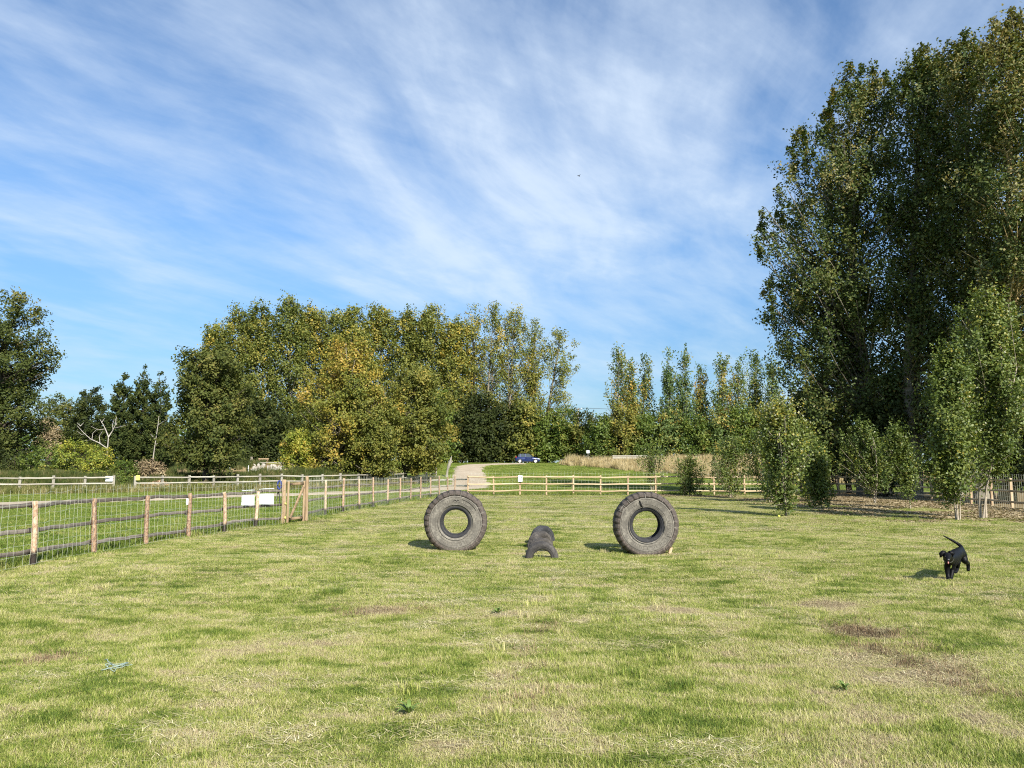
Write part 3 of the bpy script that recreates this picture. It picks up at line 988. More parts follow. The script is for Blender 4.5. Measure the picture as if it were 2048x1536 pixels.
def wire_panel(tb, pts, zb, zt_, step, hz, rad, rng, sway=0.012):
    """galvanised netting along a polyline of (x, y) points; zb / zt_: height of its foot and top over the ground"""
    p = np.array(pts, float)
    seg = np.hypot(*np.diff(p, axis=0).T)
    s = np.concatenate([[0], np.cumsum(seg)])
    tot = s[-1]
    n = int(tot / step)
    u = np.linspace(0, tot, n + 1)
    xs, ys = np.interp(u, s, p[:, 0]), np.interp(u, s, p[:, 1])
    gz = zt(xs, ys)
    topv = zt_ + 0.035 * np.sin(u * 1.1) + rng.normal(0, 0.012, n + 1)
    k = 6
    fr = np.linspace(0, 1, k)
    off = rng.normal(0, sway, (n + 1, k))
    off = np.cumsum(off, 1) * 0.6
    for i in range(n + 1):
        zz = gz[i] + zb + (topv[i] - zb) * fr
        tb.add(np.stack([xs[i] + off[i] * 0.7, ys[i] + off[i] * 0.7, zz], 1), rad, 3, False)
    for h in hz:
        f = (h - zb) / (zt_ - zb)
        o = np.array([np.interp(f, fr, off[i]) for i in range(n + 1)])
        zz = gz + zb + (topv - zb) * f
        tb.add(np.stack([xs + o * 0.7, ys + o * 0.7, zz], 1), rad, 3, False)


def g3(p, dz=0.0):
    return (p[0], p[1], float(zt(p[0], p[1])) + dz)


def paddock_left():
    root = thing('paddock_fence', 'rustic fence of bark poles, dark slab rails and wire netting beside the lawn', 'fence', g3(LEFT[0]))
    O = root.location
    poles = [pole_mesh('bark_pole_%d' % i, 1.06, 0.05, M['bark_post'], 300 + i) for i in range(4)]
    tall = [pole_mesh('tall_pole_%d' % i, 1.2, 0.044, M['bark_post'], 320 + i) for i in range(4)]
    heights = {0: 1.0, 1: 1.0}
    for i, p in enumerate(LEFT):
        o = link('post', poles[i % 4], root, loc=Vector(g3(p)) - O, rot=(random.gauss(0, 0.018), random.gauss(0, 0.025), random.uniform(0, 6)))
        if i == 7:
            o.scale.z = 0.95
    for i, p in enumerate(LEFT2):
        o = link('post', tall[i % 4], root, loc=Vector(g3(p)) - O, rot=(random.gauss(0, 0.012), random.gauss(0, 0.015), random.uniform(0, 6)))
        o.scale = (1, 1, random.uniform(0.96, 1.06))
    rails = [rail_mesh('slab_rail_%d' % i, 0.035, 0.07, M['dark_wood'], 340 + i, 9, 0.008) for i in range(5)]
    greyr = [rail_mesh('grey_rail_%d' % i, 0.04, 0.1, M['grey_wood'], 350 + i, 7, 0.008) for i in range(3)]
    # rails on the outer (left) side of the posts
    for run in (LEFT + [GATE_A], [GATE_B] + LEFT2 + [FAR[0]]):
        for i, (a, b) in enumerate(zip(run[:-1], run[1:])):
            for k, h in enumerate((0.2, 0.6, 0.99)):
                d = Vector((b[0] - a[0], b[1] - a[1], 0)).normalized()
                nrm = Vector((-d.y, d.x, 0)) * 0.085
                src = greyr if (run[0] is GATE_B and i > 8) else rails
                put_rail(src[(i * 3 + k) % len(src)], Vector(g3(a, h + random.gauss(0, 0.015))) + nrm, Vector(g3(b, h + random.gauss(0, 0.015))) + nrm, root, 'rail', 0.03)
    rng = np.random.default_rng(8)
    for run, nm in ((LEFT + [GATE_A], 0), ([GATE_B] + LEFT2 + [FAR[0]], 1)):
        tb = Tubes()
        line = [(p[0] + 0.06, p[1] - 0.03) for p in run]
        wire_panel(tb, line, 0.03, 1.3, 0.165, [0.03, 0.2, 0.37, 0.54, 0.71, 0.88, 1.05, 1.22], 0.0021, rng)
        me = tb.mesh('wire_netting', M['wire'])
        me.transform(Matrix.Translation(-O))
        tag(link('wire_netting', me, root), kind='stuff')
    return root


def plain_fence(name, label, pts, posts, rails, hgts, root_loc, ph, group=None, netting=None, side=1, skew=0.05):
    root = thing(name, label, 'fence', root_loc, 0, group)
    O = root.location
    for i, p in enumerate(pts):
        a = pts[max(0, i - 1)]
        b = pts[min(len(pts) - 1, i + 1)]
        yaw = math.atan2(b[1] - a[1], b[0] - a[0])
        o = link('post', posts[i % len(posts)], root, loc=Vector(g3(p)) - O, rot=(random.gauss(0, 0.01), random.gauss(0, 0.012), yaw))
        o.scale.z = random.uniform(0.97, 1.04)
    for i, (a, b) in enumerate(zip(pts[:-1], pts[1:])):
        d = Vector((b[0] - a[0], b[1] - a[1], 0)).normalized()
        nrm = Vector((d.y, -d.x, 0)) * skew * side
        for k, h in enumerate(hgts):
            put_rail(rails[(i * 3 + k) % len(rails)], Vector(g3(a, h + random.gauss(0, 0.01))) + nrm, Vector(g3(b, h + random.gauss(0, 0.01))) + nrm, root, 'rail', -0.003)
    if netting:
        tb = Tubes()
        rng = np.random.default_rng(9)
        line = []
        for p in pts:
            line.append((p[0], p[1] + 0.07))
        wire_panel(tb, line, 0.03, netting, 0.22, np.arange(0.05, netting, 0.22), 0.003, rng, 0.006)
        me = tb.mesh('wire_netting', M['wire'])
        me.transform(Matrix.Translation(-O))
        tag(link('wire_netting', me, root), kind='stuff')
    return root


paddock_left()
tanp = [square_post_mesh('tan_post_%d' % i, 1.28, 0.1, M['tan_post'], i) for i in range(2)]
tanr = [rail_mesh('tan_rail_%d' % i, 0.045, 0.085, M['tan_wood'], 360 + i, 4, 0.004) for i in range(4)]
plain_fence('far_fence', 'pale new three-rail fence crossing the end of the paddock behind the tyres', FAR, tanp, tanr, (0.28, 0.72, 1.16), g3(FAR[0]), 1.28, netting=1.5, skew=0.075)
plain_fence('side_fence', 'three-rail fence in tree shade behind the saplings', [FAR[-1]] + RIGHT, tanp, tanr, (0.28, 0.72, 1.16), g3(RIGHT[0]), 1.28, netting=1.4, skew=0.075)
gp = [square_post_mesh('grey_post_%d' % i, 1.22, 0.17, M['grey_post'], i) for i in range(2)]
gr = [rail_mesh('grey_plank_%d' % i, 0.05, 0.1, M['grey_wood'], 370 + i, 4, 0.004) for i in range(4)]
plain_fence('pond_fence', 'weathered grey rail fence section carrying the white notice beside the gap', FENCE2_A, gp, gr, (0.26, 0.66, 1.07), g3(FENCE2_A[0]), 1.2, skew=0.112)
plain_fence('pond_fence', 'long weathered grey rail fence in front of the pond, starting at the yellow sign', FENCE2_B, gp, gr, (0.26, 0.66, 1.07), g3(FENCE2_B[0]), 1.2, skew=0.112)


# ------------------------------------------------------------------ gate, lead, notices
def gate():
    a, b = Vector(g3(GATE_A)), Vector(g3(GATE_B))
    post = thing('gate_post', 'thick brown round gate post with a blue dog lead hung on it', 'post', a)
    link('pole', pole_mesh('gate_pole', 1.34, 0.075, M['gate_wood'], 400, 8), post)
    link('latch', bm_mesh('latch', box_bm(0.05, 0.03, 0.05, 0.006), M['yellow']), post, loc=(0.08, -0.075, 0.62))
    link('latch', bm_mesh('latch', box_bm(0.05, 0.03, 0.06, 0.006), M['yellow']), post, loc=(0.085, -0.075, 0.2))
    p2 = thing('hanging_post', 'tall grey-brown post on which the mesh gate hangs', 'post', b)
    link('pole', pole_mesh('hanging_pole', 1.4, 0.058, M['gate_wood'], 401, 8), p2)
    for z in (0.3, 0.95):
        link('hinge', bm_mesh('hinge', box_bm(0.03, 0.12, 0.035, 0.004), M['blackmetal']), p2, loc=(-0.075, -0.03, z))
    d = (b - a)
    yaw = math.atan2(d.y, d.x)
    s, e = a + d.normalized() * 0.17, b - d.normalized() * 0.12
    Lg = (e - s).length
    gt = thing('mesh_gate', 'narrow wooden gate with diagonal brace and wire mesh', 'gate', s, yaw)
    st = square_post_mesh('stile', 1.22, 0.058, M['gate_wood'], 1)
    link('stile', st, gt, loc=(0, 0, 0.06))
    link('stile', st, gt, loc=(Lg, 0, 0.06))
    rl = rail_mesh('gate_rail', 0.04, 0.08, M['gate_wood'], 402, 3, 0.003)
    for z in (0.14, 1.2):
        link('rail', rl, gt, loc=(0.04, 0, z), scale=(Lg - 0.08, 1, 1))
    br = link('brace', rl, gt, loc=(0.06, -0.042, 0.16))
    v = Vector((Lg - 0.1, 0, 0.98))
    br.rotation_euler = (0, -math.atan2(v.z, v.x), 0)
    br.scale = (v.length, 1, 1)
    tb = Tubes()
    for x in np.arange(0.09, Lg - 0.05, 0.12):
        tb.add([(x, 0.026, 0.12), (x, 0.026, 1.22)], 0.003, 3, False)
    for z in np.arange(0.2, 1.2, 0.14):
        tb.add([(0.0, 0.026, z), (Lg, 0.026, z)], 0.003, 3, False)
    tag(link('wire_mesh', tb.mesh('wire_mesh', M['wire']), gt), kind='stuff')

    # blue dog lead over the post
    lead = thing('dog_lead', 'blue padded dog lead with black strap hanging on the gate post', 'dog lead', (a.x - 0.1, a.y - 0.06, a.z))
    blue = simple('blue_webbing', (0.02, 0.04, 0.2), 0.6, 0.3)
    tb = Tubes()
    th = np.linspace(0, 2 * np.pi, 18)
    tb.add(np.stack([-0.03 + 0.055 * np.sin(th), np.zeros(18), 1.18 + 0.125 * np.cos(th)], 1), 0.026, 6, False)
    link('handle_loop', tb.mesh('handle_loop', blue), lead)
    tb = Tubes()
    tb.add([(-0.03, 0, 1.06), (-0.05, 0.0, 0.98), (-0.01, 0, 0.8), (0.0, 0, 0.62)], 0.018, 6)
    tb.add([(-0.04, -0.01, 1.0), (-0.085, -0.01, 0.9), (-0.09, -0.01, 0.76), (-0.11, -0.01, 0.7)], 0.013, 6)
    link('strap', tb.mesh('strap', M['blackmetal']), lead)


gate()


def notices():
    # laminated notices tied to the netting on both sides of a bark pole
    Y = LEFT[-1][1]
    for (x0, x1, y0, y1, lab) in ((484, 508, 991, 1010.5, 'white laminated notice tied to netting, on the lawn side of its pole, slightly narrower'),
                                  (518, 547, 987.5, 1008.5, 'white laminated notice tied to netting between a bark pole and the gate post')):
        xm = (x0 + x1) / 2
        # the netting's own line at this place
        a, b = np.array(LEFT[-2]), np.array(LEFT[-1])
        if x0 > 512:
            a, b = np.array(LEFT[-1]), np.array(GATE_A)
        best = min((abs(1024 + FPX * (a + (b - a) * t)[0] / ((a + (b - a) * t)[1] * CP) - xm), t) for t in np.linspace(0, 1, 101))
        c = a + (b - a) * best[1]
        Yc = c[1] - 0.12
        pt, pb = P(x0, y0, Yc), P(x1, y1, Yc)
        w, h = abs(pb[0] - pt[0]), abs(pt[2] - pb[2])
        root = thing('notice', lab, 'notice', ((pt[0] + pb[0]) / 2, Yc, (pt[2] + pb[2]) / 2), R(6))
        bm = bmesh.new()
        n = 7
        gv = [[bm.verts.new(((i / (n - 1) - 0.5) * w, 0.012 * math.sin(i * 1.3 + j), (j / 3 - 0.5) * h)) for i in range(n)] for j in range(4)]
        for j in range(3):
            for i in range(n - 1):
                bm.faces.new((gv[j][i], gv[j][i + 1], gv[j + 1][i + 1], gv[j + 1][i]))
        ret = bmesh.ops.extrude_face_region(bm, geom=bm.faces[:])
        bmesh.ops.translate(bm, vec=(0, 0.004, 0), verts=[v for v in ret['geom'] if isinstance(v, bmesh.types.BMVert)])
        link('sheet', bm_mesh('sheet', bm, M['paper']), root)
        tb = Tubes()
        tb.add([(-w / 2, 0, h / 2 + 0.13), (0, 0.005, h / 2 + 0.145), (w / 2, 0, h / 2 + 0.15)], 0.008, 6)
        link('top_edge', tb.mesh('top_edge', M['paper']), root)
        tb = Tubes()
        for sx in (-1, -0.4, 0.35, 1):
            tb.add([(sx * w / 2, 0, h / 2 + 0.14), (sx * w / 2 * 0.97, 0, h / 2 - 0.01)], 0.003, 4)
        tb.add([(-w / 2, 0, -h / 2 + 0.01), (-w / 2 - 0.02, 0, -h / 2 - 0.06)], 0.003, 4)
        link('tie', tb.mesh('tie', M['wire']), root)

    def small_sign(name, lab, x, y, Y, w, h, mat, dark=True):
        p = P(x, y, Y)
        root = thing(name, lab, 'sign', p)
        link('panel', bm_mesh('panel', box_bm(w, 0.012, h, 0.003), mat), root)
        if dark:
            link('mark', bm_mesh('mark', box_bm(w * 0.22, 0.006, h * 0.2, 0.002), simple('grey_print', (0.2, 0.2, 0.2))), root, loc=(w * 0.28, -0.008, h * 0.2))
        return root
    small_sign('notice_board', 'white rectangular notice on the grey rails beside the gap to the pond', 218, 957.5, FENCE2_A[-1][1] - 0.17, 0.52, 0.37, M['paper'])
    small_sign('warning_sign', 'small yellow sign on the grey fence post at the gap', 275.5, 955.5, FENCE2_B[0][1] - 0.2, 0.28, 0.36, M['yellow'])
    small_sign('tag_plate', 'small white tag fixed on a bark pole of the paddock fence', 374.5, 1003, LEFT[5][1] - 0.075, 0.055, 0.15, M['paper'], False)
    small_sign('tag_plate', 'white plate on a post of the far three-rail fence', 1040.5, 957, FAR_Y0 - 0.15, 0.28, 0.4, M['paper'])
    small_sign('marker_board', 'small white board in front of the hedge by the straw grass', 1176, 903.5, 109, 0.42, 0.42, M['paper'], False)
    o = bpy.data.objects[[k for k in bpy.data.objects.keys() if k.startswith('marker_board')][0]]
    zz = float(zt(o.location.x, 109)) - o.location.z
    tb = Tubes()
    tb.add([(0, 0.03, zz), (0, 0.03, 0.1)], 0.03, 6)
    link('stake', tb.mesh('stake', M['grey_post']), o)


notices()


# ------------------------------------------------------------------ tyres
def rubber_mat(name, grey, dirt, dark=0.02):
    m, t, b = newmat(name)
    v = N(t, 'ShaderNodeTexCoord').outputs['Object']
    f = noise(t, v, 4.2, 7, 0.72, 0.6)
    f2 = noise(t, v, 24.0, 5, 0.7)
    f3 = mth(t, 'ADD', mth(t, 'MULTIPLY', f, 0.65), mth(t, 'MULTIPLY', f2, 0.35))
    L(t, ramp(t, f3, [(0.3, tuple(x * 0.55 for x in grey)), (0.48, grey), (0.62, dirt), (0.75, tuple(min(1, x * 1.25) for x in dirt))]), b.inputs['Base Color'])
    b.inputs['Roughness'].default_value = 0.82
    bn = N(t, 'ShaderNodeBump')
    bn.inputs['Strength'].default_value = 0.5
    bn.inputs['Distance'].default_value = 0.01
    L(t, f2, bn.inputs['Height'])
    L(t, bn.outputs[0], b.inputs['Normal'])
    return m


M['sidewall'] = rubber_mat('dusty_grey_sidewall', (0.125, 0.114, 0.094), (0.25, 0.23, 0.188))
M['tread'] = rubber_mat('brownish_worn_tread', (0.05, 0.04, 0.033), (0.115, 0.092, 0.075))
M['bead'] = rubber_mat('clean_black_bead', (0.02, 0.02, 0.023), (0.04, 0.04, 0.046))
M['car_tyre'] = rubber_mat('old_black_tyre', (0.04, 0.036, 0.034), (0.1, 0.09, 0.08))
M['slit'] = simple('black_tear', (0.008, 0.007, 0.006), 0.9, 0.2)


def lathe(profile, n, a0=0.0, a1=2 * math.pi, closed_profile=False):
    """profile: (radius, y) pairs turned about the Y axis, in the XZ plane"""
    full = abs(a1 - a0 - 2 * math.pi) < 1e-6
    m = n if full else n + 1
    th = np.linspace(a0, a1, n + 1)[:m]
    pr = np.array(profile, float)
    k = len(pr)
    V = np.stack([pr[None, :, 0] * np.cos(th)[:, None], np.broadcast_to(pr[None, :, 1], (m, k)), pr[None, :, 0] * np.sin(th)[:, None]], -1).reshape(-1, 3)
    F = []
    for i in range(n):
        i2 = (i + 1) % m
        for j in range(k if closed_profile else k - 1):
            j2 = (j + 1) % k
            F.append((i * k + j, i * k + j2, i2 * k + j2, i2 * k + j))
    return V, np.array(F)


def big_tyre(label, x, ybot, dia, thick, hole, yaw, tear):
    base = G(x, ybot)
    r = dia / 2
    hz = r - 0.065
    root = thing('giant_tyre', label, 'tyre', (base[0], base[1] + thick / 2, base[2]), yaw)
    hr = hole / 2
    T = thick / 2
    # sidewall profile from the bead outward, front (-Y) and back (+Y)
    side = [(hr * 1.25, 0.80), (hr * 1.31, 0.90), (hr * 1.42, 0.965), (r * 0.66, 1.0), (r * 0.74, 1.01), (r * 0.78, 1.035), (r * 0.8, 1.03), (r * 0.86, 0.975), (r * 0.915, 0.9), (r * 0.955, 0.75)]
    outer = [(a, -b * T) for a, b in side] + [(r * 0.975, -T * 0.5), (r * 0.975, T * 0.5)] + [(a, b * T) for a, b in side[::-1]]
    inner = [(hr * 1.1, 0.80 * T), (r * 0.72, 0.72 * T), (r * 0.86, 0.5 * T), (r * 0.86, -0.5 * T), (r * 0.72, -0.72 * T), (hr * 1.1, -0.80 * T)]
    V, F = lathe(outer + inner, 72, closed_profile=True)
    q = np.random.default_rng(int(x))
    ang = np.arctan2(V[:, 2], V[:, 0])
    rad = np.hypot(V[:, 0], V[:, 2])
    k = 1 + 0.006 * np.sin(ang * 3 + 1) + 0.004 * np.sin(ang * 7 + 2)
    V[:, 0] *= k
    V[:, 2] *= k
    link('casing', mesh_np('casing', V, F, M['sidewall'], True), root, loc=(0, 0, hz))
    # smooth black bead rings, near and far
    for s in (-1, 1):
        pr = [(hr, s * 0.5 * T), (hr * 1.0, s * 0.66 * T), (hr * 1.05, s * 0.76 * T), (hr * 1.1, s * 0.77 * T), (hr * 1.13, s * 0.83 * T), (hr * 1.22, s * 0.86 * T), (hr * 1.29, s * 0.83 * T), (hr * 1.27, s * 0.66 * T), (hr * 1.12, s * 0.5 * T)]
        if s > 0:
            pr = pr[::-1]
        V, F = lathe(pr, 64, closed_profile=True)
        link('bead_ring', mesh_np('bead_ring', V, F, M['bead'], True), root, loc=(0, 0, hz))
    # raised ring line and worn raised lettering on the near sidewall
    V, F = lathe([(r * 0.625, -T * 0.985), (r * 0.63, -T * 1.015), (r * 0.64, -T * 1.015), (r * 0.645, -T * 0.985)], 64)
    link('raised_line', mesh_np('raised_line', V, F, M['sidewall'], True), root, loc=(0, 0, hz))
    for q0 in (0.78, 0.545):
        V, F = lathe([(r * q0, -T * 0.98), (r * (q0 + 0.004), -T * 1.045), (r * (q0 + 0.012), -T * 1.045), (r * (q0 + 0.016), -T * 0.98)], 64)
        link('raised_line', mesh_np('raised_line', V, F, M['tread'] if q0 > 0.7 else M['sidewall'], True), root, loc=(0, 0, hz))
    bar = bm_mesh('relief_bar', box_bm(0.008, 0.012, r * 0.075, 0.002), M['sidewall'])
    arcs = ((54, 128, 14), (228, 310, 16), (-34, 22, 11)) if tear else ((62, 118, 10), (232, 300, 12))
    for a0, a1, n in arcs:
        for a in np.linspace(a0, a1, n):
            if q.uniform() < 0.12:
                continue
            a = R(a + q.normal(0, 0.7))
            rr = r * 0.695 + q.normal(0, 0.002)
            link('relief_bar', bar, root, loc=(rr * math.cos(a), -T * 1.004, hz + rr * math.sin(a)), rot=(0, math.pi / 2 - a + q.normal(0, 0.12), 0))
    # shoulder lugs, each block one piece
    nl = 30
    da = 2 * math.pi / nl
    V = []
    secs = []
    for a in (-0.472 * da, -0.2 * da, 0.2 * da, 0.472 * da):
        ring = [(r * 0.83, -T * 1.012), (r * 0.9, -T * 0.955), (r * 0.965, -T * 0.8), (r * 1.0, -T * 0.5), (r * 1.0, T * 0.5), (r * 0.965, T * 0.8), (r * 0.9, T * 0.955), (r * 0.83, T * 1.012), (r * 0.9, T * 0.7), (r * 0.9, -T * 0.7)]
        secs.append([(rr * math.cos(a), y, rr * math.sin(a)) for rr, y in ring])
    V = np.array(secs).reshape(-1, 3)
    F = []
    for i in range(3):
        for j in range(10):
            F.append((i * 10 + j, i * 10 + (j + 1) % 10, i * 10 + 10 + (j + 1) % 10, i * 10 + 10 + j))
    for o in (0, 30):
        F += [(o, o + 1, o + 8, o + 9) if False else (o + 9, o + 0, o + 1, o + 2), (o + 9, o + 2, o + 3, o + 4), (o + 9, o + 4, o + 5, o + 8), (o + 8, o + 5, o + 6, o + 7)]
    lug = mesh_np('tread_block', V, np.array(F), M['tread'])
    for i in range(nl):
        a = i * da + 0.03
        o = link('tread_block', lug, root, loc=(0, 0, hz), rot=(0, -a + q.normal(0, 0.01), 0))
        s = 1 + q.normal(0, 0.006)
        o.scale = (s, 1, s)
    if tear:
        tb = Tubes()
        tb.add([(-0.135, -T * 1.03, hz + 0.47), (-0.115, -T * 1.03, hz + 0.41), (-0.075, -T * 1.02, hz + 0.33)], [0.012, 0.02, 0.008], 6)
        o = link('tear', tb.mesh('tear', M['slit']), root)
        tb = Tubes()
        tb.add([(0.38, -T * 1.02, hz - 0.2), (0.45, -T * 1.02, hz - 0.235)], [0.004, 0.007], 6)
        link('crack', tb.mesh('crack', M['slit']), root)
    else:
        tb = Tubes()
        th = np.linspace(R(28), R(75), 12)
        tb.add(np.stack([r * 0.735 * np.cos(th), np.full(12, -T * 1.012), r * 0.735 * np.sin(th)], 1) + np.array([0, 0, hz]), 0.006, 6)
        th = np.linspace(R(82), R(96), 6)
        tb.add(np.stack([r * 0.68 * np.cos(th), np.full(6, -T * 1.006), r * 0.68 * np.sin(th) + 0.012 * np.sin(th * 40)], 1) + np.array([0, 0, hz]), 0.008, 6)
        link('tear', tb.mesh('tear', M['slit']), root)
    return root


big_tyre('giant upright tyre nearer the wire fence, without wooden pegs', 909.5, 1103, 1.285, 0.42, 0.50, R(3), False)
big_tyre('giant upright tyre with torn sidewall, wedged by short wooden pegs', 1295.5, 1110.5, 1.27, 0.42, 0.53, R(-1), True)


def peg(label, x, y, h, w, tilt):
    b = G(x, y)
    o = thing('wooden_peg', label, 'peg', (b[0], b[1], b[2] - 0.03), 0.2)
    link('stake', bm_mesh('stake', box_bm(w, w * 0.7, h, 0.006, (0, 0, h / 2)), M['tan_post']), o, rot=(0, tilt, 0))
    link('cut_top', bm_mesh('cut_top', box_bm(w * 0.96, w * 0.66, 0.012, 0.003, (0, 0, h + 0.006)), M['tan_wood']), o, rot=(0, tilt, 0))


peg('short upright wooden peg behind the torn tyre, on its shadow side', 1247, 1101.5, 0.3, 0.09, 0.0)
peg('small pale wooden peg at the foot of the torn tyre, on its sunny side', 1338, 1107, 0.15, 0.06, R(18))


M['dusty_tyre'] = rubber_mat('dusty_brown_tyre', (0.05, 0.044, 0.039), (0.125, 0.11, 0.093))
M['black_tyre'] = rubber_mat('dark_blue_black_tyre', (0.028, 0.028, 0.031), (0.06, 0.06, 0.064))


def half_tyre(label, xl, xr, y, yr, dia, thick, mat):
    a, b = G(xl, y), G(xr, yr)
    c = ((a[0] + b[0]) / 2, (a[1] + b[1]) / 2)
    yaw = math.atan2(b[1] - a[1], b[0] - a[0])
    r = dia / 2
    root = thing('half_tyre', label, 'half tyre', (c[0], c[1] + thick / 2, float(zt(*c))), yaw, 'half tyres in a row between the giant tyres')
    T = thick / 2
    hr = r * 0.56
    th0 = -0.12
    outer = [(hr, -0.72), (hr * 1.08, -0.86), (r * 0.8, -1.0), (r * 0.9, -0.97), (r * 0.965, -0.84), (r * 1.0, -0.6), (r * 1.0, 0.6), (r * 0.965, 0.84), (r * 0.9, 0.97), (r * 0.8, 1.0), (hr * 1.08, 0.86), (hr, 0.72),
             (hr * 1.05, 0.66), (r * 0.8, 0.85), (r * 0.93, 0.55), (r * 0.93, -0.55), (r * 0.8, -0.85), (hr * 1.05, -0.66)]
    V, F = lathe([(p, q_ * T) for p, q_ in outer], 30, th0, math.pi - th0, True)
    link('casing', mesh_np('casing', V, F, mat, True), root)
    for yy in (-0.42, -0.14, 0.14, 0.42):
        V, F = lathe([(r * 0.995, (yy - 0.1) * T), (r * 1.018, (yy - 0.09) * T), (r * 1.018, (yy + 0.09) * T), (r * 0.995, (yy + 0.1) * T)], 30, th0, math.pi - th0)
        link('tread_rib', mesh_np('tread_rib', V, F, mat), root)
    V, F = lathe([(r * 0.74, -0.985 * T), (r * 0.745, -1.02 * T), (r * 0.76, -1.02 * T), (r * 0.765, -0.985 * T)], 30, th0, math.pi - th0)
    link('raised_line', mesh_np('raised_line', V, F, mat, True), root)


half_tyre('half-buried tyre arch at the open end of the row, with grass showing through', 1051, 1117, 1118.5, 1118, 0.60, 0.21, M['car_tyre'])
half_tyre('half-buried tyre arch second in the row behind the open one', 1051, 1113, 1109.5, 1104, 0.57, 0.19, M['dusty_tyre'])
half_tyre('half-buried tyre arch third in the row, partly hidden by the two before it', 1051, 1109, 1100.5, 1091.5, 0.66, 0.21, M['dusty_tyre'])
half_tyre('half-buried tyre arch closing the row, turned aside and showing its dark wall', 1052, 1116, 1093, 1082.5, 0.74, 0.21, M['black_tyre'])


# ------------------------------------------------------------------ trees
def leaf_quads(P_, size, tint, rng, up=0.4, out=None, mat=None, name='crown', asp=0.68):
    n = len(P_)
    nr = rng.normal(0, 1, (n, 3))
    nr[:, 2] += up * 1.6
    if out is not None:
        nr += out * 0.9
    nr /= np.linalg.norm(nr, axis=1)[:, None] + 1e-9
    a = rng.normal(0, 1, (n, 3))
    a -= nr * (a * nr).sum(1)[:, None]
    a /= np.linalg.norm(a, axis=1)[:, None] + 1e-9
    b = np.cross(nr, a)
    s = (size * rng.uniform(0.7, 1.3, n))[:, None]
    V = np.stack([P_ - a * s / 2, P_ + b * s * asp / 2 - a * s * 0.08, P_ + a * s / 2, P_ - b * s * asp / 2 - a * s * 0.08], 1).reshape(-1, 3)
    F = np.arange(n * 4).reshape(-1, 4)
    return mesh_np(name, V, F, mat, False, {'tint': ('FACE', np.clip(tint, 0, 1))})


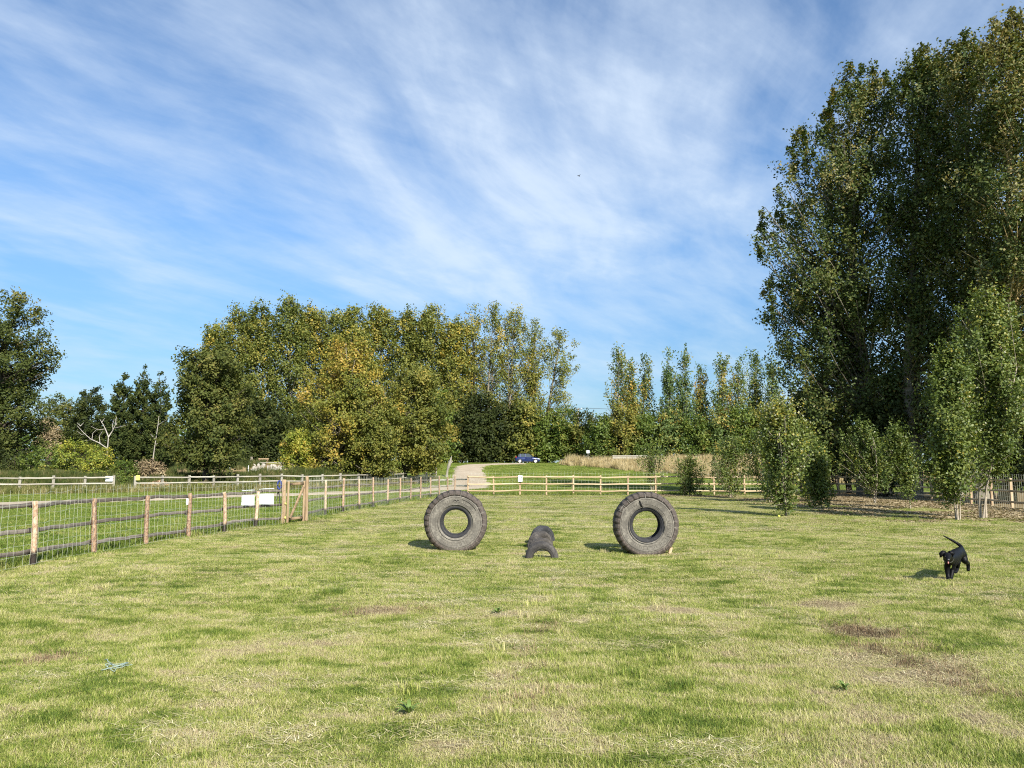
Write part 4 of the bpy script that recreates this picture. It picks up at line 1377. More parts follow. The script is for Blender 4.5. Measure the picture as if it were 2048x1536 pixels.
def outline_tree(name, label, cat, outline, Y, base_x, leafm, barkm, nclump, ntwig, nleaf, lsize, twig, dirmix=(0.6, 0.4, 0.6),
                 jit=0.12, trunk_r=0.25, shell=0.45, seed=0, tint_fn=None, group=None, ascend=0.7, depth=1.0, stems=1, zbase=None,
                 branch_r=0.05, clump_tint=0.18, up=0.35, lobes=0.28, trunk_top=0.93, leaf_tint=0.32, trunk_part='trunk', nbranch=None, lowdrop=0.0, spires=()):
    """outline: (y px, left px, right px) of the crown at distance Y, top first"""
    rng = np.random.default_rng(1000 + seed)
    ol = sorted(outline)
    zs = np.array([P(0, y, Y)[2] for y, _, _ in ol])[::-1]
    cx = np.array([(P(a, y, Y)[0] + P(b, y, Y)[0]) / 2 for y, a, b in ol])[::-1]
    rr = np.array([(P(b, y, Y)[0] - P(a, y, Y)[0]) / 2 for y, a, b in ol])[::-1]
    bx = XatY(base_x, Y)
    bz = float(zt(bx, Y)) if zbase is None else zbase
    base = np.array([bx, Y, bz])
    ztop, zlow = zs[-1], zs[0]
    # clump centres inside the outline's solid of revolution
    tt = np.linspace(0, 1, 60)
    wgt = np.interp(zlow + tt * (ztop - zlow), zs, rr) ** 1.25 + 0.02 * rr.max()
    cdf = np.cumsum(wgt)
    cdf /= cdf[-1]
    tz = np.interp(rng.uniform(0, 1, nclump), cdf, tt)
    z = zlow + tz * (ztop - zlow)
    ang = rng.uniform(0, 2 * np.pi, nclump)
    R_ = np.interp(z, zs, rr)
    C_ = np.interp(z, zs, cx)
    ph = rng.uniform(0, 6.28, 3)
    lob = 1 - lobes * 0.5 + lobes * (0.5 * np.sin(ang * 3 + z * 0.9 + ph[0]) + 0.5 * np.sin(ang * 2 - z * 1.7 + ph[1]))
    rad = R_ * lob * rng.uniform(0, 1, nclump) ** shell * 0.92
    C = np.stack([C_ + rad * np.cos(ang), Y + depth * rad * np.sin(ang), z], 1)
    axis = np.stack([C_, np.full(nclump, Y), z], 1)
    outd = C - axis
    outd[:, 2] += 0.15 * R_
    outd /= np.linalg.norm(outd, axis=1)[:, None] + 1e-9
    tscale = np.ones(nclump)
    if len(spires):          # leading shoots that stand out of the crown's outline
        sc_, so_ = [], []
        for (sx, sy) in spires:
            for j in range(7):
                p = P(sx, sy + 9 + j * 13, Y)
                sc_.append((p[0] + rng.normal(0, (0.03 + 0.035 * j) * twig), Y + rng.normal(0, (0.05 + 0.05 * j) * twig), p[2]))
                so_.append((rng.normal(0, 0.35), rng.normal(0, 0.35), 1.0))
        C = np.concatenate([C, np.array(sc_)])
        outd = np.concatenate([outd, np.array(so_)])
        tscale = np.concatenate([tscale, np.full(len(sc_), 0.42)])
        nclump = len(C)
    # twigs
    tw = np.repeat(np.arange(nclump), ntwig)
    nt = len(tw)
    d = dirmix[0] * outd[tw] + dirmix[1] * np.array([0, 0, 1.0]) + dirmix[2] * rng.normal(0, 0.7, (nt, 3))
    d /= np.linalg.norm(d, axis=1)[:, None] + 1e-9
    tl = twig * rng.uniform(0.45, 1.25, nt) * tscale[tw]
    start = C[tw] + rng.normal(0, twig * 0.16, (nt, 3)) * tscale[tw][:, None]
    # leaves
    lf = np.repeat(np.arange(nt), nleaf)
    n = len(lf)
    s = rng.uniform(0.0, 1.0, n) ** 0.8
    Lp = start[lf] + d[lf] * (tl[lf] * s)[:, None] + rng.normal(0, jit, (n, 3)) * ((1.15 - 0.6 * s) * (0.35 + 0.65 * tscale[tw][lf]))[:, None]
    Lp[:, 2] -= lowdrop * s * s * tl[lf]
    ctint = rng.normal(0, clump_tint, nclump)
    tint = 0.44 + ctint[tw][lf] + rng.normal(0, leaf_tint * 0.4, n)
    if tint_fn is not None:
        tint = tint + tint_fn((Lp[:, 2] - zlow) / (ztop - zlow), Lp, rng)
    gz = zt(Lp[:, 0], Lp[:, 1])
    Lp[:, 2] = np.maximum(Lp[:, 2], gz + 0.04)
    root = thing(name, label, cat, tuple(base), 0, group)
    me = leaf_quads(Lp - base, lsize, tint, rng, up, outd[tw][lf], leafm)
    link('crown', me, root)
    # trunk, stems, limbs
    tb = Tubes()
    ttop = zlow + trunk_top * (ztop - zlow)
    nseg = 9
    ends = []
    for k in range(stems):
        zz = np.linspace(bz - 0.25, ttop * (1 if k == 0 else rng.uniform(0.7, 0.95)) + (0 if k == 0 else bz * 0.1), nseg)
        f = (zz - zz[0]) / (zz[-1] - zz[0])
        xs = bx + (np.interp(zz, zs, cx, left=bx) - bx) * f ** 1.1
        off = np.array([rng.normal(0, 0.3), rng.normal(0, 0.3)]) * (np.interp(zz[-1], zs, rr) + 0.3 * rr.max()) if k else np.zeros(2)
        px = xs + off[0] * f + (rng.normal(0, trunk_r * 0.3, nseg) if nseg else 0) * f
        py = Y + off[1] * f + rng.normal(0, trunk_r * 0.3, nseg) * f
        if stems > 1:
            px += rng.normal(0, trunk_r * 2.6) * (1 - f)
            py += rng.normal(0, trunk_r * 2.6) * (1 - f)
        pr = trunk_r * (1.0 if k == 0 else rng.uniform(0.5, 0.85)) * (1.0 - 0.9 * f) + 0.012
        pr[0] *= 1.25
        pts = np.stack([px, py, zz], 1)
        tb.add(pts - base, pr, 8 if trunk_r > 0.1 else 6)
        ends.append((pts, pr))
    order = rng.permutation(nclump)[: (nbranch if nbranch is not None else nclump)]
    for i in order:
        pts, pr = ends[i % stems]
        hd = math.hypot(C[i, 0] - np.interp(C[i, 2], pts[:, 2], pts[:, 0]), C[i, 1] - np.interp(C[i, 2], pts[:, 2], pts[:, 1]))
        za = np.clip(C[i, 2] - ascend * hd, bz + 0.12 * (ztop - bz), pts[-1, 2])
        a = np.array([np.interp(za, pts[:, 2], pts[:, 0]), np.interp(za, pts[:, 2], pts[:, 1]), za])
        e = C[i] + outd[i] * twig * 0.4
        m = (a + e) / 2 + np.array([0, 0, -0.08 * hd]) + rng.normal(0, 0.06 * (hd + 0.2), 3)
        t = np.linspace(0, 1, 5)[:, None]
        pl = (1 - t) ** 2 * a + 2 * t * (1 - t) * m + t ** 2 * e
        r0 = min(np.interp(za, pts[:, 2], pr) * 0.55, branch_r * (0.5 + 0.12 * hd))
        tb.add(pl - base, np.linspace(r0, max(0.006, r0 * 0.18), 5), 4, False)
    link(trunk_part, tb.mesh(trunk_part, barkm), root)
    return root


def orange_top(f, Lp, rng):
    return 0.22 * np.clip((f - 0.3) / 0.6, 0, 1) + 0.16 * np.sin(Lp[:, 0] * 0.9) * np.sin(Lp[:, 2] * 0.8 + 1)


def tree_cluster():
    mp = dict(leafm=M['leaf_poplar_big'], barkm=M['bark_grey'])
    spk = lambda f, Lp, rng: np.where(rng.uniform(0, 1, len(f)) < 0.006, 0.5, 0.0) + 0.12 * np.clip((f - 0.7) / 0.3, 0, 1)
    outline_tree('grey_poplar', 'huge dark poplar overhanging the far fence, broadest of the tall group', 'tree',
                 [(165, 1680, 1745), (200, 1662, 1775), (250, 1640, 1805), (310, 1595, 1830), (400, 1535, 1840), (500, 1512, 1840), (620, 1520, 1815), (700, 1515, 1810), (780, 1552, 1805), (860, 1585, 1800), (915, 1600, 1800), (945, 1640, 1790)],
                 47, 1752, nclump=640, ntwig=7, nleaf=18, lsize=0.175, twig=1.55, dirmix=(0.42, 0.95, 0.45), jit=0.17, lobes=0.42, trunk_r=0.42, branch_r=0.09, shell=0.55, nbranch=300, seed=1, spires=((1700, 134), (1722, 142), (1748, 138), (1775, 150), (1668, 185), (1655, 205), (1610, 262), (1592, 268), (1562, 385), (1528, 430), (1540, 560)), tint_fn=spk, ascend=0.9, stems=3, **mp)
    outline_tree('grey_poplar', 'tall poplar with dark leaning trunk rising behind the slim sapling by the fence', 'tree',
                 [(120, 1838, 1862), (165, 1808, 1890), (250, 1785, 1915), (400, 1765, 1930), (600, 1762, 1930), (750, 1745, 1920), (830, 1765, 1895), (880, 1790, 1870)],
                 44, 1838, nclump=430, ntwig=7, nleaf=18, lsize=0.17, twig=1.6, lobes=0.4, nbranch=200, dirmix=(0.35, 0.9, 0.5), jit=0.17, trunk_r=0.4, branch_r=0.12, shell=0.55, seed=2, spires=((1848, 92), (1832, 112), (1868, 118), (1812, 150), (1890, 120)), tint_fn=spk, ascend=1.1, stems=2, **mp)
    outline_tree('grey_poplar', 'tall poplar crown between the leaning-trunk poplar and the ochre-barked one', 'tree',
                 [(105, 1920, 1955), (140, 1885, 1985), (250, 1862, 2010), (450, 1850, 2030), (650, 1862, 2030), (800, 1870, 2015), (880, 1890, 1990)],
                 41, 1945, nclump=420, ntwig=7, nleaf=18, lsize=0.165, twig=1.5, lobes=0.4, nbranch=200, dirmix=(0.35, 0.9, 0.5), jit=0.16, trunk_r=0.36, branch_r=0.11, shell=0.55, seed=3, spires=((1926, 72), (1908, 90), (1950, 88), (1970, 100)), tint_fn=(lambda f, Lp, rng: spk(f, Lp, rng) + 0.08), ascend=1.1, stems=2, **mp)  # constant tint lift puts the sun on this crown into its leaf colour
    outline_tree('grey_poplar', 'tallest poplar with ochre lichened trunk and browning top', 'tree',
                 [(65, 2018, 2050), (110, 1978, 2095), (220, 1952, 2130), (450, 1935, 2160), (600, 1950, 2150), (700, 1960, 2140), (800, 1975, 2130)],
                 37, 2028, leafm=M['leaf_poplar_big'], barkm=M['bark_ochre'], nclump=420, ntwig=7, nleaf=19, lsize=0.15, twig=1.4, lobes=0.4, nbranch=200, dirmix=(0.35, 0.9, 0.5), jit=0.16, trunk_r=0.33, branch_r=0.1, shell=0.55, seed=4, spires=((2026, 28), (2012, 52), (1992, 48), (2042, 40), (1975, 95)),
                 tint_fn=lambda f, Lp, rng: spk(f, Lp, rng) + 0.12 + 0.24 * np.clip((f - 0.75) / 0.25, 0, 1), ascend=1.0, stems=2)  # constant lift paints the leaves as sunlit; the top term browns the tip
    # dark undergrowth behind the side fence
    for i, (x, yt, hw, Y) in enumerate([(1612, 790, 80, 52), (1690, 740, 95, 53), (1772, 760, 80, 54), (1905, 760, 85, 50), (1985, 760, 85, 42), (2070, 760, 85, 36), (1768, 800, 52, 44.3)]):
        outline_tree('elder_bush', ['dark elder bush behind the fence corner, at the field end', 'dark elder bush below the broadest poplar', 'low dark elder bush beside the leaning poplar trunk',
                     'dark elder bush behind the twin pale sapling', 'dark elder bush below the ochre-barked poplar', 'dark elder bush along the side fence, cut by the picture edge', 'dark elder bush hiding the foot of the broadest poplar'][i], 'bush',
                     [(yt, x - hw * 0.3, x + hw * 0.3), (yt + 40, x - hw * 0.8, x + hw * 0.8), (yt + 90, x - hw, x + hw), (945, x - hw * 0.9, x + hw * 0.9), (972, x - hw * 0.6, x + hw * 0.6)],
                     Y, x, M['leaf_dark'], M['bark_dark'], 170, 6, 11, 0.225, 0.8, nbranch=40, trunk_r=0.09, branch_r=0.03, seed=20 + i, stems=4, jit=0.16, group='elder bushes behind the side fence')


def saplings():
    lm, bk = M['leaf_sapling'], M['bark_pale']
    yel = lambda k: (lambda f, Lp, rng: k * np.clip((f - 0.6) / 0.4, 0, 1) + np.where(rng.uniform(0, 1, len(f)) < 0.008, 0.6, 0.0))
    S = [  # label, outline, base px, tint, clumps
        ('tiny sapling just behind the far fence rails, against the straw grass', [(900, 1294, 1306), (925, 1278, 1330), (950, 1282, 1328), (968, 1292, 1316)], (1303, 989), 0.0, 46, 3, 0.02),
        ('low bushy sapling in front of the far fence, nearest the torn tyre', [(918, 1374, 1384), (940, 1352, 1402), (965, 1348, 1408), (984, 1362, 1396)], (1378, 992), 0.0, 60, 3, 0.02),
        ('slender sapling with bare foot in front of the far fence end', [(880, 1448, 1460), (905, 1425, 1490), (940, 1412, 1502), (970, 1418, 1490), (986, 1440, 1476)], (1458, 997), 0.0, 80, 2, 0.025),
        ('dense leafy sapling behind the broad yellow-topped one', [(850, 1535, 1552), (885, 1500, 1575), (930, 1490, 1580), (970, 1500, 1572), (998, 1522, 1556)], (1540, 1005), 0.12, 110, 3, 0.03),
        ('broad yellow-topped sapling clump standing farthest out on the grass', [(822, 1550, 1575), (850, 1520, 1610), (900, 1508, 1628), (950, 1512, 1625), (990, 1530, 1605), (1018, 1552, 1584)], (1568, 1033), 0.34, 190, 4, 0.02),
        ('sapling filling the corner behind the yellow-topped clump', [(870, 1605, 1630), (905, 1588, 1655), (950, 1586, 1655), (985, 1600, 1640), (1000, 1612, 1628)], (1620, 1004), 0.0, 90, 3, 0.025),
        ('small sapling with one thin stem beside the yellow-topped clump', [(905, 1628, 1640), (940, 1612, 1652), (985, 1618, 1654), (1010, 1632, 1648)], (1640, 1023), 0.0, 60, 1, 0.018),
        ('dark green sapling with low drooping side branch in the shade', [(848, 1705, 1722), (880, 1695, 1770), (930, 1692, 1792), (965, 1705, 1795), (990, 1735, 1760)], (1747, 1006), -0.12, 120, 2, 0.03),
        ('slim upright sapling with large leaves beside the drooping one', [(862, 1778, 1790), (900, 1778, 1820), (950, 1795, 1836), (990, 1806, 1826)], (1816, 1018), -0.08, 70, 1, 0.022),
        ('tall pale twin-stemmed sapling in front of the side fence', [(705, 1890, 1910), (770, 1862, 1945), (850, 1848, 1960), (920, 1850, 1955), (970, 1862, 1940), (1008, 1880, 1930)], (1908, 1041), 0.05, 300, 3, 0.024),
        ('tallest pale sapling with a white stem, next to the picture edge', [(600, 1955, 1985), (680, 1915, 2050), (780, 1905, 2075), (870, 1915, 2070), (930, 1925, 2040), (975, 1940, 1990)], (1960, 1037), 0.12, 420, 3, 0.055),
    ]
    for i, (lab, ol, bp, yl, nc, st, tr) in enumerate(S):
        b = G(*bp)
        ol = ol[:-1] + [(ol[-1][0] + 6, ol[-1][1] - 4, ol[-1][2] + 4)]
        tp = ol[0]
        cx0, hw0 = (tp[1] + tp[2]) / 2, (ol[1][2] - ol[1][1]) / 2
        shoots = [(cx0 + d * hw0, tp[0] - 10 + 26 * abs(d) + (i * 5 + k * 7) % 11) for k, d in enumerate((-0.8, -0.35, 0.05, 0.45, 0.9))]
        outline_tree('sapling', lab, 'sapling', ol, b[1], bp[0], lm, bk, int(nc * (1.5 if nc < 100 else 1.15)), 5, 11, 0.092, 0.7, (0.15, 1.15, 0.42), 0.085, tr * 0.62, 0.6, 40 + i, yel(yl), None, 1.3, 1.0, st, branch_r=0.013, clump_tint=0.16, trunk_top=0.95, lobes=0.75, nbranch=45, spires=shoots if i != 0 else ())


def far_trees():
    fp = dict(leafm=M['leaf_far_poplar'], barkm=M['bark_grey'])
    tops = [(432, 650, 40), (478, 612, 40), (522, 606, 40), (578, 596, 42), (622, 612, 40), (672, 630, 34), (708, 614, 38), (760, 608, 40), (815, 622, 38), (862, 612, 40), (908, 640, 34)]
    plabs = ['dense poplar ending the row where it steps down beside the sycamore', 'dense poplar rising straight above the round sycamore crown', 'dense poplar between the sycamore crown and the row\'s tallest poplar',
             'tallest dense poplar of the row', 'dense poplar next to the tallest one, on the orange tree side', 'short dense poplar just before the tip of the orange-topped tree',
             'dense poplar directly behind the orange tip', 'dense poplar just after the orange tip, towards the path', 'dense poplar in the gap between orange-topped and olive-green trees',
             'dense poplar directly above the broad olive-green tree', 'short dense poplar next to the first sparse poplar']
    for i, (x, yt, hw) in enumerate(tops):
        yl = float(np.random.default_rng(i).uniform(-0.1, 0.14))
        Y = 127 + 6 * ((i * 37) % 10) / 10.0
        outline_tree('poplar', plabs[i], 'tree',
                     [(yt + 10, x - 8, x + 8), (yt + 28, x - hw * 0.55, x + hw * 0.55), (yt + 70, x - hw * 0.85, x + hw * 0.85), (yt + 140, x - hw, x + hw), (840, x - hw * 0.95, x + hw * 0.95), (900, x - hw * 0.7, x + hw * 0.7)],
                     Y, x, nclump=220, ntwig=6, nleaf=13, lsize=0.36, nbranch=80, twig=2.0, dirmix=(0.4, 0.9, 0.55), jit=0.4, trunk_r=0.3, branch_r=0.1, shell=0.5, seed=60 + i,
                     spires=[(x + d, yt - 2 + abs(d) * 0.9 + (i * 7 + k * 5) % 9) for k, d in enumerate((-20, -9, 3, 14, 25))], tint_fn=(lambda f, Lp, rng, q=yl: q + 0 * f), group='poplars in the row behind the pond trees', ascend=1.2, **fp)
    sparse = [(945, 622, 30, 'sparse poplar with sky between its branches, first after the dense row', 938), (985, 616, 32, 'thin yellowing poplar above the dark hedge and the parked car', 975),
              (1030, 622, 32, 'thin poplar directly above the blue car', 1020), (1070, 645, 28, 'slim sparse poplar beside the leaning one', 1060),
              (1122, 656, 34, 'half-bare leaning poplar at the end of the row, against open sky', 1085)]
    for i, (x, yt, hw, lab, bx) in enumerate(sparse):
        outline_tree('sparse_poplar', lab, 'tree',
                     [(yt, x - 4, x + 4), (yt + 25, x - hw * 0.6, x + hw * 0.6), (yt + 80, x - hw, x + hw), (yt + 150, x - hw * 0.95, x + hw * 0.9), (840, x - hw, x + hw * 0.6), (880, x - hw * 0.8, x + hw * 0.3)],
                     129 + i, bx, nclump=125 if i < 4 else 85, ntwig=6, nleaf=14, lsize=0.3, twig=1.7, dirmix=(0.4, 0.85, 0.5), jit=0.3, trunk_r=0.3, branch_r=0.09, shell=0.6, seed=80 + i,
                     tint_fn=lambda f, Lp, rng: 0.12 + 0 * f, ascend=1.3, stems=2, **fp)
    # dark hedge trees behind the car
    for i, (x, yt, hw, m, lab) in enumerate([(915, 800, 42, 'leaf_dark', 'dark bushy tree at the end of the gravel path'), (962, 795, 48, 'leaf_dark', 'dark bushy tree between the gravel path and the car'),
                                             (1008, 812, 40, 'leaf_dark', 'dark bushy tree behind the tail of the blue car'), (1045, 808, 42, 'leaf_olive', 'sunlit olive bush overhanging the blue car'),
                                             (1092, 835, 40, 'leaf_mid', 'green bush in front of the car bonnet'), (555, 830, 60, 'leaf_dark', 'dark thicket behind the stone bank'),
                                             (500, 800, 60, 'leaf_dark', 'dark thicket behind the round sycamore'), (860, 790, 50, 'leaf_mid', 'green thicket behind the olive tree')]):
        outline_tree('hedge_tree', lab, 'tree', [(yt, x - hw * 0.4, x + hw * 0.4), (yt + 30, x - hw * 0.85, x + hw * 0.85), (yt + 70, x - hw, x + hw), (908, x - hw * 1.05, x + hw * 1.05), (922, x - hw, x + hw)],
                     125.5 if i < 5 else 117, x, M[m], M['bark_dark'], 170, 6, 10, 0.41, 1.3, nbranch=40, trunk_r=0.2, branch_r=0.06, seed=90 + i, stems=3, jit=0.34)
    # hedge right of the car
    hd = [(1128, 824, 36, 'leaf_mid', 0), (1163, 826, 36, 'leaf_olive', 0), (1200, 838, 34, 'leaf_mid', 0), (1243, 814, 42, 'leaf_olive', 0.15), (1292, 838, 38, 'leaf_mid', 0), (1338, 824, 40, 'leaf_column', 0.05), (1384, 836, 40, 'leaf_mid', 0),
          (1432, 822, 40, 'leaf_column', 0.12), (1482, 826, 42, 'leaf_mid', 0.1), (1532, 822, 42, 'leaf_olive', 0.1), (1585, 826, 44, 'leaf_mid', 0)]
    ordn = ['first', 'second', 'third', 'fourth', 'fifth', 'sixth', 'seventh', 'eighth', 'ninth', 'tenth', 'eleventh']
    hlabs = ['hedge shrub between the green bush at the car bonnet and the utility pole', 'olive hedge shrub in front of the utility pole'] + ['hedge shrub behind the straw grass, %s after the utility pole' % ordn[k] for k in range(9)]
    for i, (x, yt, hw, m, yl) in enumerate(hd):
        outline_tree('hedge_bush', hlabs[i], 'bush', [(yt, x - hw * 0.4, x + hw * 0.4), (yt + 25, x - hw * 0.8, x + hw * 0.8), (yt + 55, x - hw, x + hw), (900, x - hw, x + hw), (914, x - hw * 0.9, x + hw * 0.9)],
                     (124.5 if i < 2 else 112.5), x, M[m], M['bark_dark'], 105, 6, 10, 0.31, 1.2, nbranch=35, trunk_r=0.14, branch_r=0.05, seed=110 + i, stems=3, jit=0.3, tint_fn=(lambda f, Lp, rng, q=yl: q * np.clip(f * 2, 0, 1)),
                     group='shrubs of the hedge behind the straw grass')
    # columnar poplars
    cl = [(1238, 706, 30), (1262, 735, 20), (1290, 728, 26), (1338, 718, 24), (1367, 716, 24), (1402, 738, 22), (1444, 720, 26), (1478, 714, 26), (1510, 722, 24), (1545, 735, 24)]
    for i, (x, yt, hw) in enumerate(cl):
        yl = float(np.random.default_rng(50 + i).uniform(-0.12, 0.2))
        outline_tree('columnar_poplar', 'upright columnar poplar above the hedge, %s counted from the utility pole' % ordn[i], 'tree',
                     [(yt, x - 3, x + 3), (yt + 22, x - hw * 0.4, x + hw * 0.4), (yt + 70, x - hw * 0.75, x + hw * 0.75), (yt + 110, x - hw, x + hw), (860, x - hw * 0.9, x + hw * 0.9), (895, x - hw * 0.5, x + hw * 0.5)],
                     114 + (i % 3) * 1.5, x, M['leaf_column'], M['bark_grey'], 95, 5, 11, 0.29, 1.9, (0.12, 1.3, 0.28), 0.19, 0.16, 0.6, 130 + i, (lambda f, Lp, rng, q=yl: q + 0 * f),
                     'columnar poplars above the hedge', 2.4, 1.0, 3, branch_r=0.05)


def pond_trees():
    outline_tree('alder_tree', 'large dark alder beyond the grey fence, cut by the picture edge', 'tree',
                 [(596, 22, 44), (625, 0, 78), (680, -70, 90), (740, -90, 108), (800, -95, 82), (850, -95, 112), (900, -85, 78), (940, -60, 55)],
                 62, -8, M['leaf_syc'], M['bark_dark'], 330, 7, 17, 0.2, 1.1, (0.8, 0.25, 0.6), 0.19, 0.3, 0.45, 150, lambda f, Lp, rng: -0.18 + 0.25 * np.clip((f - 0.6) / 0.4, 0, 1), lobes=0.5, branch_r=0.1)
    outline_tree('sycamore_tree', 'round sycamore with short dark trunk at the pond edge', 'tree',
                 [(692, 402, 438), (712, 372, 470), (740, 352, 492), (790, 358, 496), (830, 342, 502), (880, 334, 502), (915, 336, 492), (934, 375, 470)],
                 61.5, 412, M['leaf_syc'], M['bark_dark'], 290, 7, 17, 0.21, 0.95, (0.8, 0.25, 0.6), 0.2, 0.24, 0.42, 151, None, lobes=0.35, branch_r=0.09)
    outline_tree('autumn_tree', 'orange-topped autumn tree, tallest of the pond-side group', 'tree',
                 [(666, 678, 704), (695, 657, 730), (740, 640, 760), (790, 612, 785), (840, 585, 795), (890, 572, 790), (930, 575, 770), (950, 600, 740)],
                 73, 668, M['leaf_orange'], M['bark_grey'], 360, 7, 16, 0.23, 1.15, (0.6, 0.6, 0.6), 0.22, 0.2, 0.45, 152, orange_top, lobes=0.4, branch_r=0.08, stems=3)
    outline_tree('willow_bush', 'yellowing willow bush at the foot of the orange-topped tree, by the stone bank', 'bush',
                 [(868, 585, 605), (890, 568, 625), (920, 563, 632), (945, 570, 620)], 70, 598, M['leaf_yellow'], M['bark_grey'], 90, 6, 14, 0.18, 0.8, trunk_r=0.07, branch_r=0.03, seed=153, stems=4, jit=0.16, tint_fn=lambda f, Lp, rng: 0.12 + 0 * f)
    outline_tree('olive_tree', 'broad olive-green tree between the orange-topped tree and the path', 'tree',
                 [(733, 812, 848), (765, 790, 882), (815, 776, 900), (870, 768, 906), (910, 775, 902), (942, 795, 872)], 77, 832, M['leaf_olive'], M['bark_grey'], 300, 7, 16, 0.23, 1.05, (0.75, 0.3, 0.6), 0.21, 0.2, 0.42, 154, None, lobes=0.35, branch_r=0.08, stems=2)
    outline_tree('olive_tree', 'lower olive-green tree in front, with drooping branches near the grey fence', 'tree',
                 [(790, 725, 755), (820, 700, 790), (870, 690, 805), (915, 695, 800), (948, 715, 780)], 71, 745, M['leaf_olive'], M['bark_grey'], 210, 7, 15, 0.21, 0.95, (0.7, 0.3, 0.6), 0.2, 0.15, 0.42, 155, None, lobes=0.35, branch_r=0.07, stems=2)
    # conifers
    for i, (x, yt, hw, lab) in enumerate([(246, 748, 40, 'dark cypress nearest the evergreen, with double tip'), (286, 742, 38, 'tallest dark cypress, middle of three'), (320, 746, 34, 'dark cypress beside the round sycamore')]):
        outline_tree('cypress_tree', lab, 'tree', [(yt - 6, x - 1, x + 1), (yt + 14, x - hw * 0.1, x + hw * 0.1), (yt + 34, x - hw * 0.32, x + hw * 0.32), (yt + 75, x - hw * 0.7, x + hw * 0.7), (yt + 120, x - hw, x + hw), (912, x - hw, x + hw), (926, x - hw * 0.8, x + hw * 0.8)],
                     101, x, M['leaf_conifer'], M['bark_dark'], 380, 5, 11, 0.23, 0.75, (1.0, 0.75, 0.22), 0.1, 0.16, 0.42, 160 + i, None, None, 0.2, branch_r=0.04, lobes=0.25, up=0.2, nbranch=120)
    outline_tree('evergreen_tree', 'dark spreading evergreen behind the dead tree', 'tree', [(778, 178, 184), (800, 158, 205), (845, 140, 222), (900, 130, 228), (918, 135, 222)], 103, 180, M['leaf_dark'], M['bark_dark'], 200, 6, 14, 0.26, 1.0, (0.9, 0.3, 0.5), 0.2, 0.18, 0.42, 165, lobes=0.3)
    outline_tree('far_bush', 'brownish green bush between the alder and the evergreen', 'bush', [(798, 105, 140), (820, 90, 160), (860, 82, 170), (915, 85, 168)], 106, 122, M['leaf_syc'], M['bark_dark'], 120, 6, 13, 0.26, 1.0, trunk_r=0.12, branch_r=0.05, seed=166, stems=3, jit=0.24)
    outline_tree('dry_bush', 'brown dried bush below the evergreen', 'bush', [(842, 88, 102), (860, 76, 116), (895, 74, 120), (915, 80, 112)], 102, 96, M['leaf_brown'], M['bark_dark'], 70, 6, 12, 0.2, 0.9, trunk_r=0.06, branch_r=0.03, seed=167, stems=3, jit=0.2)
    sh = [(90, 895, 48, 'leaf_mid', 'green shrub below the alder behind the grey fence'), (148, 888, 46, 'leaf_yellow', 'yellow-green shrub behind the middle of the short grey fence'), (196, 898, 34, 'leaf_yellow', 'yellowing shrub beside the gap in the grey fence'),
          (30, 905, 50, 'leaf_dark', 'dark shrub at the foot of the alder'), (250, 930, 26, 'leaf_mid', 'low dark green shrub filling the gap in the grey fence'), (300, 925, 32, 'leaf_brown', 'brown tangled brush behind the wood chip heap')]
    for i, (x, yt, hw, m, lab) in enumerate(sh):
        outline_tree('shrub', lab, 'shrub', [(yt, x - hw * 0.45, x + hw * 0.45), (yt + 15, x - hw * 0.85, x + hw * 0.85), (yt + 35, x - hw, x + hw), (964, x - hw * 0.95, x + hw * 0.95), (978, x - hw * 0.7, x + hw * 0.7)],
                     59.5 + (i % 2), x, M[m], M['bark_dark'], 80, 5, 13, 0.14, 0.55, trunk_r=0.04, branch_r=0.02, seed=170 + i, stems=4, jit=0.13)

    for i, (x, yt, hw, lab) in enumerate([(340, 908, 26, 'low dark bank shrub nearest the thin dead sapling'), (378, 904, 26, 'low dark bank shrub behind the sycamore trunk'), (432, 902, 28, 'low dark bank shrub seen under the sycamore branches'), (474, 906, 24, 'low dark bank shrub next to the grey stump')]):
        outline_tree('bank_shrub', lab, 'shrub', [(yt, x - hw * 0.5, x + hw * 0.5), (yt + 14, x - hw, x + hw), (933, x - hw * 1.1, x + hw * 1.1), (940, x - hw, x + hw)],
                     109.5, x, M['leaf_dark'], M['bark_dark'], 70, 5, 12, 0.22, 0.8, trunk_r=0.05, branch_r=0.03, seed=190 + i, stems=4, jit=0.2)
    # bleached dead tree and thin dead stem
    def dead(name, lab, Y, lines, r0):
        b = lines[0][0]
        p0 = P(b[0], b[1], Y)
        base = Vector((p0[0], Y, float(zt(p0[0], Y))))
        root = thing(name, lab, 'tree', base)
        tb = Tubes()
        q = np.random.default_rng(len(lines))
        for k, ln in enumerate(lines):
            pts = []
            yo = Y + q.normal(0, 0.5) * (k > 0)
            for j, (x, y) in enumerate(ln):
                p = P(x, y, Y)
                pts.append((p[0], Y + (yo - Y) * j / max(1, len(ln) - 1), p[2]))
            if k == 0:
                pts.insert(0, (base.x, Y, base.z - 0.2))
            w = r0 * (1.0 if k == 0 else 0.55 if k < 4 else 0.3)
            tb.add(np.array(pts) - np.array(base), np.linspace(w, w * 0.3, len(pts)), 6)
        link('trunk' if r0 > 0.05 else 'stem', tb.mesh(name, M['deadwood']), root)
